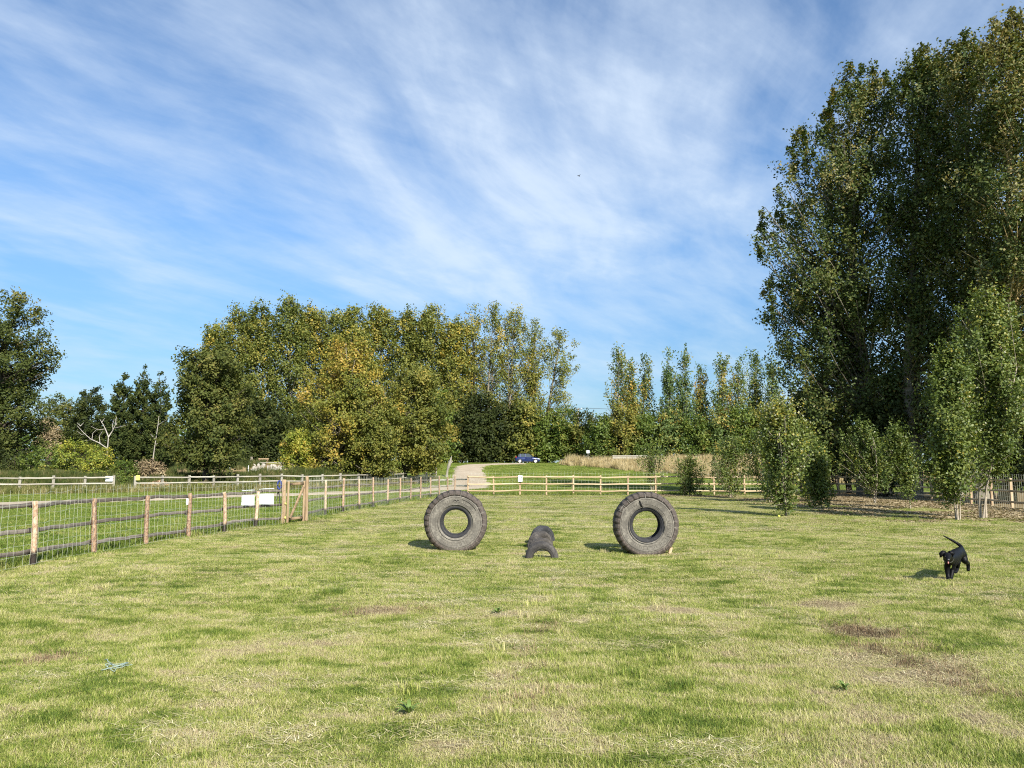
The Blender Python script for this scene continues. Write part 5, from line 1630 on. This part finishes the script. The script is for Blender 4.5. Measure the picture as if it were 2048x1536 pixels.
    dead('dead_tree', 'bleached bare dead tree with forking branches in front of the cypresses', 62.3,
         [[(214, 925), (215, 900), (217, 872)], [(215, 897), (200, 886), (184, 878), (172, 866), (161, 852)], [(217, 874), (210, 858), (203, 846), (197, 838)], [(217, 874), (226, 862), (233, 850), (236, 834)],
          [(184, 878), (172, 882), (160, 880)], [(184, 878), (183, 866), (190, 857)], [(210, 858), (200, 860), (191, 853)], [(226, 862), (222, 848), (222, 838)], [(172, 866), (166, 870), (158, 862)], [(230, 856), (238, 852), (242, 848)], [(200, 886), (196, 872), (200, 862)], [(161, 852), (158, 846)], [(161, 852), (166, 845)], [(203, 846), (208, 836)], [(233, 850), (229, 838)]], 0.09)
    dead('dead_sapling', 'thin leaning pale dead sapling beside the round sycamore', 62.3, [[(305, 925), (310, 890), (316, 850), (318, 832)], [(312, 880), (302, 868)], [(316, 850), (325, 838)], [(311, 890), (320, 880)]], 0.06)
    # pointed bleached trunk at the end of the grey fence
    base = G(893, 957)
    Y = 88.0
    root = thing('driftwood_trunk', 'pointed pale bleached trunk standing at the far end of the grey fence', 'tree trunk', (XatY(894, Y), Y, float(zt(XatY(894, Y), Y))))
    tb = Tubes()
    b0 = np.array(root.location)
    pts = np.array([P(x, y, Y) for x, y in ((893, 952), (895, 940), (898, 930), (901, 922), (903, 912))])
    pts[0, 2] = b0[2] - 0.2
    tb.add(pts - b0, [0.15, 0.12, 0.2, 0.16, 0.02], 8)
    tb.add(np.array([P(x, y, Y) for x, y in ((896, 938), (900, 928), (906, 922))]) - b0, [0.1, 0.09, 0.03], 6)
    link('trunk', tb.mesh('trunk', M['grey_post']), root)

    # far woodland that closes the horizon
    q = np.random.default_rng(400)
    n = 26000
    x = q.uniform(-170, 210, n)
    hgt = 4.5 + 4.5 * vnoise(x, x * 0 + 3, 0.06, 3) + 2.0 * vnoise(x, x * 0 + 9, 0.2, 7)
    y = 172 + 10 * q.uniform(0, 1, n)
    Pz = np.stack([x, y, 2.75 + hgt * q.uniform(0, 1, n) ** 0.7], 1)
    me = leaf_quads(Pz, 1.0, 0.35 + q.normal(0, 0.2, n), q, 0.4, None, M['leaf_mid'], 'distant_woodland')
    tag(link('distant_woodland', me), 'low distant woodland seen between the nearer trees', 'woodland', kind='stuff')


tree_cluster()
saplings()
far_trees()
pond_trees()


# ------------------------------------------------------------------ pond bank, pole, small structures
def bank():
    rng = np.random.default_rng(31)
    m = simple('pale_limestone', (0.36, 0.33, 0.27), 0.85, 0.3, 4, bump=0.4)
    meshes = []
    for i in range(5):
        bm = bmesh.new()
        bmesh.ops.create_icosphere(bm, subdivisions=1, radius=1)
        for v in bm.verts:
            v.co *= rng.uniform(0.75, 1.15)
        meshes.append(bm_mesh('boulder', bm, m))
    Y = 107.2
    k = 0
    for row in range(3):
        for i in range(12):
            x = 506 + i * 5.4 + rng.normal(0, 1.0) + row * 2
            if i in (4, 5) or (row == 2 and i % 3 == 2):
                continue
            s = rng.uniform(0.24, 0.38)
            yy = Y + row * 0.75
            X = XatY(x, yy)
            o = link('boulder', meshes[k % 5], None, (X, yy, max(WATER_Z - 0.05, float(zt(X, yy))) + s * 0.3), (rng.uniform(0, 6), rng.uniform(0, 6), 0), (s * 1.3, s, s * 0.9))
            tag(o, 'pale limestone boulder lining the far bank of the pond', 'boulder', 'boulders along the far pond bank')
            k += 1
    # low sandy walkway edge along the bank top
    X0, X1 = XatY(478, 110.2), XatY(575, 110.2)
    z = float(zt((X0 + X1) / 2, 110.2))
    root = thing('boardwalk', 'pale timber edging walkway along the stone bank of the pond', 'walkway', ((X0 + X1) / 2, 110.2, z))
    pl = bm_mesh('plank', box_bm((X1 - X0) / 8 - 0.03, 0.9, 0.12, 0.01), M['grey_wood'])
    for i in range(8):
        link('plank', pl, root, loc=(-(X1 - X0) / 2 + (i + 0.5) * (X1 - X0) / 8, 0, 0.34))
    for x in (-2.6, 0, 2.6):
        link('bearer', bm_mesh('bearer', box_bm(0.2, 0.8, 0.6, 0.01), M['grey_post']), root, loc=(x, 0, 0.0))
    for x, lab in ((460, 'thin white marker stake in the water, apart beyond the sycamore branches'), (497, 'thin white marker stake before the dark stretch of the stone bank'), (536, 'thin white marker stake between the two heaps of pale boulders')):
        X = XatY(x, 106.3)
        o = thing('marker_stake', lab, 'stake', (X, 106.3, float(zt(X, 106.3))))
        zz = o.location.z
        tb = Tubes()
        tb.add([(0, 0, -0.1), (0, 0, WATER_Z - zz + 0.75)], 0.04, 6)
        link('shaft', tb.mesh('shaft', M['paper']), o)
        tb = Tubes()
        tb.add([(0, 0, WATER_Z - zz + 0.75), (0, 0, WATER_Z - zz + 0.8)], 0.05, 6)
        link('cap', tb.mesh('cap', M['paper']), o)
    # bench and stump on the bank
    X = XatY(526, 112)
    b = thing('park_bench', 'brown wooden bench on the bank under the dark thicket', 'bench', (X, 112, float(zt(X, 112))), 0.1)
    pk = bm_mesh('slat', box_bm(1.5, 0.11, 0.05, 0.006), M['gate_wood'])
    for y in (-0.16, 0, 0.16):
        link('seat_slat', pk, b, loc=(0, y, 0.46))
    for z in (0.66, 0.82):
        link('back_slat', pk, b, loc=(0, 0.24, z), rot=(R(80), 0, 0))
    lg = bm_mesh('leg', box_bm(0.08, 0.4, 0.44, 0.006, (0, 0, 0.22)), M['gate_wood'])
    bp = bm_mesh('back_post', box_bm(0.08, 0.06, 0.9, 0.006, (0, 0, 0.45)), M['gate_wood'])
    for x in (-0.6, 0.6):
        link('leg', lg, b, loc=(x, 0, 0))
        link('back_post', bp, b, loc=(x, 0.29, 0))
    X = XatY(502, 111.6)
    s = thing('tree_stump', 'tall grey tree stump beside the bench on the bank', 'stump', (X, 111.6, float(zt(X, 111.6))))
    tb = Tubes()
    tb.add([(0, 0, -0.1), (0, 0, 0.2), (0.03, 0, 0.7), (0.05, 0.02, 1.15)], [0.42, 0.33, 0.27, 0.16], 8)
    link('trunk', tb.mesh('trunk', M['bark_grey']), s)
    tb = Tubes()
    tb.add([(0, 0, 0.5), (0.2, -0.1, 0.75)], [0.12, 0.07], 6)
    link('broken_limb', tb.mesh('broken_limb', M['bark_grey']), s)

    # wood chip heaps beside the gap
    for (x, Y, w, h, lab) in ((322, 58.6, 1.9, 0.75, 'heap of pinkish wood chips and twigs behind the long grey fence'), (246, 55.6, 0.95, 0.22, 'low strip of orange wood chips in the gap of the grey fence')):
        n = 900
        q = np.random.default_rng(int(x))
        u = q.normal(0, 0.42, (n, 2))
        X = XatY(x, Y)
        hh = h * np.exp(-(u ** 2).sum(1) * 2.0) * q.uniform(0.5, 1, n)
        pts = np.stack([u[:, 0] * w, u[:, 1] * 0.6, hh + 0.03], 1)
        pts[:, 2] += zt(X + pts[:, 0], Y + pts[:, 1]) - float(zt(X, Y))
        mat = leafmat('wood_chips_%d' % x, [(0, (0.2, 0.11, 0.06)), (0.5, (0.42, 0.27, 0.16)), (1, (0.58, 0.45, 0.32))], 0.8, 0.0)
        me = leaf_quads(pts, 0.2, q.uniform(0, 1, n), q, 0.8, None, mat, 'wood_chips', 0.45)
        o = link('wood_chip_heap', me, None, (X, Y, float(zt(X, Y))))
        tag(o, lab, 'wood chips', kind='stuff')

    # wooden utility pole and its wire
    Y = 150.0
    X = XatY(1158, Y)
    p = thing('utility_pole', 'tall pale wooden utility pole rising above the hedge', 'pole', (X, Y, float(zt(X, Y))))
    topz = P(1158, 816, Y)[2] - p.location.z
    tb = Tubes()
    tb.add([(0, 0, -0.5), (0, 0, topz * 0.5), (0, 0, topz)], [0.2, 0.17, 0.14], 8)
    link('shaft', tb.mesh('shaft', M['deadwood']), p)
    link('crossarm', bm_mesh('crossarm', box_bm(1.5, 0.12, 0.14, 0.01), M['dark_wood']), p, loc=(0, -0.2, topz - 0.25))
    for x in (-0.6, 0.6):
        link('insulator', bm_mesh('insulator', box_bm(0.1, 0.1, 0.2, 0.02), M['paper']), p, loc=(x, -0.2, topz - 0.08))
    tb = Tubes()
    t = np.linspace(0, 1, 14)
    for dx in (-0.6, 0.6):
        tb.add(np.stack([dx + t * 62, -0.2 + t * 6, topz + 0.02 - 2.2 * t * (1 - t)], 1), 0.018, 4, False)
    link('wire', tb.mesh('wire', M['blackmetal']), p)

    # low grey board fence at the back of the straw grass
    Y = 108.0
    X0, X1 = XatY(1226, Y), XatY(1300, Y)
    z = float(zt(X0, Y))
    w = thing('low_barrier', 'low grey board barrier behind the straw grass', 'barrier', (X0, Y, z))
    bd = rail_mesh('board', 0.05, 0.2, M['grey_wood'], 500, 3, 0.003)
    for h in (1.1, 1.38):
        link('board', bd, w, loc=(0, -0.08, h), scale=(X1 - X0, 1, 1))
    ps = bm_mesh('barrier_post', box_bm(0.12, 0.12, 1.6, 0.01, (0, 0, 0.72)), M['grey_post'])
    for i in range(4):
        link('post', ps, w, loc=((X1 - X0) * i / 3, 0.02, 0))


bank()


# ------------------------------------------------------------------ blue hatchback
def car():
    Y = 118.5
    xl, xr = P(1031, 920, Y)[0], P(1079, 920, Y)[0]
    Lc = 3.9
    X = (xl + xr) / 2
    z = float(zt(X, Y))
    root = thing('parked_car', 'dark blue hatchback parked in front of the dark hedge', 'car', (X, Y, z), R(4))
    paint, t, b = newmat('dark_blue_paint')
    b.inputs['Base Color'].default_value = (0.013, 0.024, 0.105, 1)
    b.inputs['Roughness'].default_value = 0.25
    b.inputs['Metallic'].default_value = 0.2
    b.inputs['Coat Weight'].default_value = 0.8
    glass, t, g = newmat('dark_car_glass')
    g.inputs['Base Color'].default_value = (0.05, 0.065, 0.07, 1)
    g.inputs['Roughness'].default_value = 0.05
    chrome = simple('silver_wheel', (0.72, 0.72, 0.74), 0.35, 0.08, metal=0.3)
    lens = simple('clear_lamp', (0.8, 0.82, 0.85), 0.15, 0.05)
    red = simple('red_lamp', (0.4, 0.015, 0.02), 0.3, 0.1)
    black = simple('black_trim', (0.02, 0.02, 0.02), 0.6, 0.1)
    # lower body: sections along X (nose at +X), (x, sill z, shoulder z, half width)
    secs = [(-1.95, 0.42, 0.78, 0.62), (-1.9, 0.26, 0.9, 0.76), (-1.6, 0.2, 0.97, 0.83), (-0.8, 0.19, 0.96, 0.85), (0.2, 0.19, 0.93, 0.85), (0.85, 0.19, 0.92, 0.84), (1.35, 0.2, 0.84, 0.82), (1.75, 0.22, 0.72, 0.76), (1.93, 0.3, 0.6, 0.62)]
    V, F = [], []
    for (x, a, c, w) in secs:
        V += [(x, -w * 0.94, a), (x, -w, a + (c - a) * 0.25), (x, -w, a + (c - a) * 0.7), (x, -w * 0.92, c), (x, w * 0.92, c), (x, w, a + (c - a) * 0.7), (x, w, a + (c - a) * 0.25), (x, w * 0.94, a)]
    n = len(secs)
    for i in range(n - 1):
        for j in range(8):
            F.append((i * 8 + j, i * 8 + (j + 1) % 8, i * 8 + 8 + (j + 1) % 8, i * 8 + 8 + j))
    for o in (0, (n - 1) * 8):
        F += [(o, o + 1, o + 6, o + 7), (o + 1, o + 2, o + 5, o + 6), (o + 2, o + 3, o + 4, o + 5)]
    body = link('body', mesh_np('body', np.array(V), np.array(F), paint, True), root)
    # cabin: roof with pillars, glass set slightly inside
    roof = [(-1.62, 1.0, 0.8), (-1.5, 1.34, 0.68), (-1.2, 1.45, 0.62), (-0.3, 1.49, 0.62), (0.2, 1.45, 0.62), (0.95, 0.95, 0.76)]
    V, F = [], []
    for (x, zz, w) in roof:
        V += [(x, -w, zz), (x, -w * 0.9, zz + 0.03), (x, w * 0.9, zz + 0.03), (x, w, zz)]
    for i in range(len(roof) - 1):
        for j in range(3):
            if i in (0, 4) and j == 1:
                continue
            F.append((i * 4 + j, i * 4 + j + 1, i * 4 + 5 + j, i * 4 + 4 + j))
    link('roof', mesh_np('roof', np.array(V), np.array(F), paint, True), root)
    cab = [(-1.58, 0.93, 0.80), (-1.45, 1.32, 0.665), (-1.15, 1.42, 0.61), (0.18, 1.425, 0.61), (0.9, 0.92, 0.75)]
    bm = bmesh.new()
    lv = [bm.verts.new((x, -w, zz)) for x, zz, w in cab]
    rv = [bm.verts.new((x, w, zz)) for x, zz, w in cab]
    bm.faces.new(lv)
    bm.faces.new(rv[::-1])
    for i in range(5):
        j = (i + 1) % 5
        bm.faces.new((lv[i], rv[i], rv[j], lv[j]))
    link('windows', bm_mesh('windows', bm, glass), root)
    for s in (-1, 1):
        for x0, x1 in ((-0.42, -0.36), (-1.2, -1.1)):
            o = link('pillar', bm_mesh('pillar', box_bm(0.09, 0.03, 0.54, 0.008), paint), root, loc=((x0 + x1) / 2, s * 0.725, 1.17), rot=(s * R(19), 0, 0))
    wv, wf = lathe([(0.2, -0.09), (0.28, -0.1), (0.305, -0.07), (0.305, 0.07), (0.28, 0.1), (0.2, 0.09)], 20, closed_profile=True)
    tyre = mesh_np('tyre', wv, wf, M['car_tyre'], True)
    rv_, rf = lathe([(0.02, -0.085), (0.06, -0.095), (0.17, -0.075), (0.205, -0.095), (0.2, 0.0), (0.02, 0.0)], 20, closed_profile=True)
    rim = mesh_np('rim', rv_, rf, chrome)
    av, af = lathe([(0.0, 0), (0.37, 0)], 20)
    arch = mesh_np('wheel_arch', *lathe([(0.30, -0.012), (0.36, -0.012), (0.36, 0.04), (0.30, 0.04)], 20, -0.3, math.pi + 0.3, True), black)
    for x in (-1.28, 1.18):
        for s in (-1, 1):
            wb = bpy.data.objects.new('wheel', tyre)
            col.objects.link(wb)
            wb.parent = root
            wb.location = (x, s * 0.79, 0.3)
            wb.rotation_euler = (0, 0, 0 if s < 0 else math.pi)
            link('rim', rim, wb)
            link('wheel_arch', arch, root, loc=(x, s * 0.86, 0.3), rot=(0, 0, 0 if s < 0 else math.pi))
    for s in (-1, 1):
        o = link('headlight', bm_mesh('headlight', box_bm(0.36, 0.16, 0.16, 0.03), lens), root, loc=(1.66, s * 0.68, 0.66), rot=(0, R(20), s * R(-16)))
        link('tail_light', bm_mesh('tail_light', box_bm(0.12, 0.12, 0.34, 0.03), red), root, loc=(-1.82, s * 0.68, 0.86))
        link('mirror', bm_mesh('mirror', box_bm(0.12, 0.2, 0.14, 0.03), black), root, loc=(0.62, s * 0.9, 1.0))
        link('sill_trim', bm_mesh('sill_trim', box_bm(1.7, 0.03, 0.07, 0.01), black), root, loc=(-0.05, s * 0.845, 0.22))
        dr = link('door', bm_mesh('door', box_bm(1.15, 0.012, 0.56, 0.004), paint), root, loc=(0.12, s * 0.853, 0.6))
        link('door_handle', bm_mesh('door_handle', box_bm(0.18, 0.03, 0.035, 0.008), black), dr, loc=(-0.42, s * 0.018, 0.2))
    link('front_bumper', bm_mesh('front_bumper', box_bm(0.14, 1.3, 0.2, 0.04), black), root, loc=(1.9, 0, 0.34))
    link('rear_bumper', bm_mesh('rear_bumper', box_bm(0.14, 1.3, 0.2, 0.04), paint), root, loc=(-1.93, 0, 0.45))


car()


# ------------------------------------------------------------------ running black dog
def dog():
    Y0 = G(1899, 1160)[1]
    fur, t, b = newmat('black_fur')
    v = N(t, 'ShaderNodeTexCoord').outputs['Object']
    L(t, ramp(t, noise(t, v, 30, 4), [(0.3, (0.003, 0.003, 0.0035)), (0.7, (0.008, 0.008, 0.009))]), b.inputs['Base Color'])
    b.inputs['Roughness'].default_value = 0.5
    b.inputs['Specular IOR Level'].default_value = 0.12
    bn = N(t, 'ShaderNodeBump')
    bn.inputs['Strength'].default_value = 0.35
    bn.inputs['Distance'].default_value = 0.006
    L(t, noise(t, v, 70, 3), bn.inputs['Height'])
    L(t, bn.outputs[0], b.inputs['Normal'])
    base = Vector(G(1899, 1160))
    root = thing('dog', 'black labrador running over the grass with its tail raised', 'dog', base)

    def q(x, y, dy):
        return Vector(P(x, y, Y0 + dy)) - base
    J = {}
    E = []

    def add(name, x, y, dy, r, prev=None, r2=None):
        J[name] = (q(x, y, dy), r, r2 or r)
        if prev:
            E.append((prev, name))
    # trunk from pelvis forward (dog faces the viewer and slightly to the left)
    add('pelvis', 1921, 1103, 0.50, 0.082, None, 0.085)
    add('loin', 1916, 1106, 0.38, 0.080, 'pelvis', 0.085)
    add('rib', 1910, 1112, 0.22, 0.108, 'loin', 0.118)
    add('chest', 1904, 1119, 0.05, 0.110, 'rib', 0.122)
    add('brisket', 1899, 1122, -0.06, 0.085, 'chest', 0.095)
    add('neck', 1896.5, 1115, -0.15, 0.070, 'brisket')
    add('skull', 1894, 1111.5, -0.24, 0.066, 'neck', 0.062)
    add('brow', 1894.3, 1112.5, -0.29, 0.053, 'skull', 0.05)
    add('muzzle', 1895.6, 1117.5, -0.345, 0.033, 'brow')
    add('nose', 1896.6, 1120.5, -0.39, 0.026, 'muzzle')
    # tail
    add('tail0', 1923.5, 1093.5, 0.57, 0.032, 'pelvis')
    add('tail1', 1915, 1087, 0.6, 0.024, 'tail0')
    add('tail2', 1903, 1080, 0.62, 0.018, 'tail1')
    add('tail3', 1886, 1071, 0.63, 0.008, 'tail2')
    # front leg on its right (picture left), planted
    add('fr_sh', 1894, 1126, 0.02, 0.052, 'chest')
    add('fr_el', 1894.3, 1136, 0.05, 0.044, 'fr_sh')
    add('fr_wr', 1895.5, 1149, 0.03, 0.029, 'fr_el')
    add('fr_pa', 1897, 1157.6, 0.0, 0.031, 'fr_wr')
    add('fr_to', 1896.6, 1158.6, -0.045, 0.021, 'fr_pa')
    # other front leg, reaching to the same spot
    add('fl_sh', 1905.5, 1128, 0.04, 0.052, 'chest')
    add('fl_el', 1905, 1138, 0.07, 0.043, 'fl_sh')
    add('fl_wr', 1903, 1149, 0.03, 0.029, 'fl_el')
    add('fl_pa', 1901.5, 1157.6, 0.01, 0.031, 'fl_wr')
    add('fl_to', 1901, 1158.6, -0.035, 0.021, 'fl_pa')
    # hind leg on the picture's right: thigh, stifle, hock, hanging paw
    add('hl_hip', 1926, 1109, 0.52, 0.068, 'pelvis', 0.078)
    add('hl_kn', 1928.5, 1121.5, 0.44, 0.052, 'hl_hip')
    add('hl_sh', 1932, 1125, 0.52, 0.037, 'hl_kn')
    add('hl_ho', 1936.3, 1125.5, 0.60, 0.028, 'hl_sh')
    add('hl_pa', 1936.3, 1138, 0.62, 0.026, 'hl_ho')
    add('hl_to', 1936.6, 1142.5, 0.6, 0.027, 'hl_pa')
    # other hind leg swinging forward under the belly
    add('hr_hip', 1915.5, 1111, 0.46, 0.062, 'pelvis', 0.07)
    add('hr_kn', 1914.5, 1126, 0.34, 0.048, 'hr_hip')
    add('hr_ho', 1915, 1136, 0.40, 0.028, 'hr_kn')
    add('hr_pa', 1911.5, 1143.5, 0.32, 0.027, 'hr_ho')
    add('hr_to', 1909.5, 1145, 0.28, 0.02, 'hr_pa')
    names = list(J)
    me = bpy.data.meshes.new('body')
    me.from_pydata([J[k][0] for k in names], [(names.index(a), names.index(c)) for a, c in E], [])
    o = link('body', me, root)
    o.modifiers.new('skin', 'SKIN')
    if not me.skin_vertices:
        with bpy.context.temp_override(object=o, active_object=o):
            bpy.ops.mesh.customdata_skin_add()
    for i, k in enumerate(names):
        sv = me.skin_vertices[0].data[i]
        sv.radius = (J[k][1], J[k][2])
        sv.use_root = (k == 'pelvis')
    o.modifiers['skin'].branch_smoothing = 0.6
    sd = o.modifiers.new('sub', 'SUBSURF')
    sd.levels = sd.render_levels = 2
    dg = bpy.context.evaluated_depsgraph_get()
    nm = bpy.data.meshes.new_from_object(o.evaluated_get(dg))
    o.modifiers.clear()
    o.data = nm
    nm.materials.clear()
    nm.materials.append(fur)
    nm.polygons.foreach_set('use_smooth', np.ones(len(nm.polygons), bool))

    def blob(name, p, scale, mat, parent=root, rot=(0, 0, 0)):
        bm = bmesh.new()
        bmesh.ops.create_uvsphere(bm, u_segments=12, v_segments=8, radius=1)
        return link(name, bm_mesh(name, bm, mat, True), parent, p, rot, scale)
    # ears: flat folded flaps hanging from the skull
    for (x0, y0, x1, y1, lab) in ((1885.5, 1105, 1881, 1115, 0), (1902.5, 1105.5, 1905, 1114, 1)):
        a, e = q(x0, y0, -0.225), q(x1, y1, -0.235)
        tb = Tubes()
        mid = (a + e) / 2 + Vector((-0.012 if lab == 0 else 0.01, -0.01, 0.015))
        inn = q(1891 if lab == 0 else 1898, 1105, -0.23)
        tb.add(np.array([inn, a, mid, e]), [0.024, 0.032, 0.03, 0.012], 8)
        link('ear', tb.mesh('ear', fur), root)
    eye = simple('dog_eye', (0.02, 0.012, 0.008), 0.08, 0.1)
    blob('eye', q(1890.5, 1112.6, -0.334), (0.009, 0.008, 0.009), eye)
    blob('eye', q(1897.6, 1112.2, -0.334), (0.009, 0.008, 0.009), eye)
    nosem = simple('dog_nose', (0.012, 0.012, 0.014), 0.25, 0.1)
    blob('nose', q(1896.9, 1119.6, -0.412), (0.021, 0.014, 0.015), nosem)
    jaw = Tubes()
    jaw.add(np.array([q(1894.5, 1119, -0.29), q(1895.6, 1123, -0.34), q(1896.2, 1125.2, -0.375)]), [0.034, 0.028, 0.016], 8)
    link('lower_jaw', jaw.mesh('lower_jaw', fur), root)
    tong = simple('pink_tongue', (0.4, 0.15, 0.13), 0.35, 0.1)
    tb = Tubes()
    tb.add(np.array([q(1896, 1122.5, -0.35), q(1896.4, 1125.3, -0.39), q(1896.6, 1128, -0.392)]), [0.009, 0.010, 0.007], 8)
    link('tongue', tb.mesh('tongue', tong), root)
    tb = Tubes()
    cen, nrm = q(1896.6, 1117.5, -0.125), (q(1896.5, 1115, -0.15) - q(1899, 1122, -0.06)).normalized()
    u = nrm.cross(Vector((0, 0, 1))).normalized()
    w = nrm.cross(u)
    th = np.linspace(0, 2 * np.pi, 25)
    tb.add(np.array([cen + (u * math.cos(a) + w * math.sin(a)) * 0.057 for a in th]), 0.011, 6, False)
    link('collar', tb.mesh('collar', simple('grey_green_collar', (0.09, 0.09, 0.07), 0.7, 0.2)), root)


dog()


# ------------------------------------------------------------------ small things on the grass
def small_things():
    b = G(1558, 1036)
    bm = bmesh.new()
    bmesh.ops.create_uvsphere(bm, u_segments=16, v_segments=10, radius=0.042)
    ball = thing('tennis_ball', 'yellow tennis ball lying on the grass by the yellow-topped sapling', 'ball', (b[0], b[1], b[2] + 0.06))
    link('felt', bm_mesh('felt', bm, simple('yellow_felt', (0.62, 0.62, 0.08), 0.9, 0.15, 40), True), ball)
    th = np.linspace(0, 2 * np.pi, 28)
    tb = Tubes()
    tb.add(np.stack([0.036 * np.cos(th), 0.036 * np.sin(th), 0.022 * np.cos(2 * th)], 1), 0.003, 4, False)
    link('seam', tb.mesh('seam', M['paper']), ball)
    # broad-leaved dock plants in the turf
    dm = simple('dock_leaf', (0.12, 0.185, 0.032), 0.6, 0.3, 12)
    V, F = [], []
    for i in range(6):
        t = i / 5
        w = 0.024 * math.sin(math.pi * min(1, t * 0.9 + 0.08)) + 0.002
        z = 0.09 * math.sin(t * 2.2)
        V += [(0.2 * t, -w, z + 0.006), (0.2 * t, 0, z), (0.2 * t, w, z + 0.006)]
    for i in range(5):
        for j in range(2):
            F.append((i * 3 + j, i * 3 + j + 1, i * 3 + 4 + j, i * 3 + 3 + j))
    leaf = mesh_np('dock_leaf', np.array(V), np.array(F), dm, True)
    for px, py, sc, lab in ((818, 1432, 0.5, 'broad-leaved dock weed, largest in the turf, beside a straw patch'), (996, 1229, 0.45, 'small dark dock weed on the pale streak before the half tyres'), 
                            (1690, 1385, 0.4, 'dock weed at the edge of the big brown scuffed patch')):
        c = G(px, py)
        w = thing('dock_weed', lab, 'weed', c, px)
        q = np.random.default_rng(px)
        for i in range(13):
            s_ = sc * q.uniform(0.6, 1.1)
            link('leaf', leaf, w, (0, 0, 0.015), (0, -q.uniform(-0.1, 0.5), i * 0.7 + q.normal(0, 0.2)), (s_, s_, s_))
    # tangled teal twine
    c = G(224, 1341)
    q = np.random.default_rng(6)
    tw = thing('twine', 'tangled pale teal twine lying in the foreground grass', 'twine', (c[0], c[1], c[2]))
    teal = simple('teal_twine', (0.28, 0.36, 0.31), 0.7, 0.2, 30)
    tb = Tubes()
    n = 90
    t = np.linspace(0, 1, n)
    x = 0.03 + 0.06 * np.sin(t * 23) + 0.03 * np.sin(t * 51 + 1)
    y = 0.07 * np.cos(t * 19 + 0.5) + 0.04 * np.sin(t * 41)
    tb.add(np.stack([x, y, 0.034 + 0.014 * np.sin(t * 37)], 1), 0.0028, 6)
    link('coil', tb.mesh('coil', teal), tw)
    tb = Tubes()
    tb.add([(0.0, 0.0, 0.05), (-0.05, 0.03, 0.06), (-0.09, 0.09, 0.065), (-0.13, 0.12, 0.05)], 0.004, 6)
    link('loose_end', tb.mesh('loose_end', teal), tw)
    # bird far overhead
    p = P(1158, 352, 70)
    bird = thing('bird', 'tiny dark bird flying high in the sky', 'bird', p, R(40))
    dk = simple('dark_plumage', (0.03, 0.03, 0.035), 0.8, 0.1)
    tb = Tubes()
    tb.add([(-0.16, 0, 0), (-0.05, 0, 0.01), (0.07, 0, 0.01), (0.14, 0, 0)], [0.012, 0.045, 0.04, 0.012], 8)
    link('body', tb.mesh('bird_body', dk), bird)
    for s in (-1, 1):
        tb = Tubes()
        tb.add([(0.02, 0, 0.02), (0.02, s * 0.12, 0.1), (-0.04, s * 0.26, 0.06)], [0.03, 0.026, 0.006], 4)
        link('wing', tb.mesh('wing', dk), bird)


small_things()
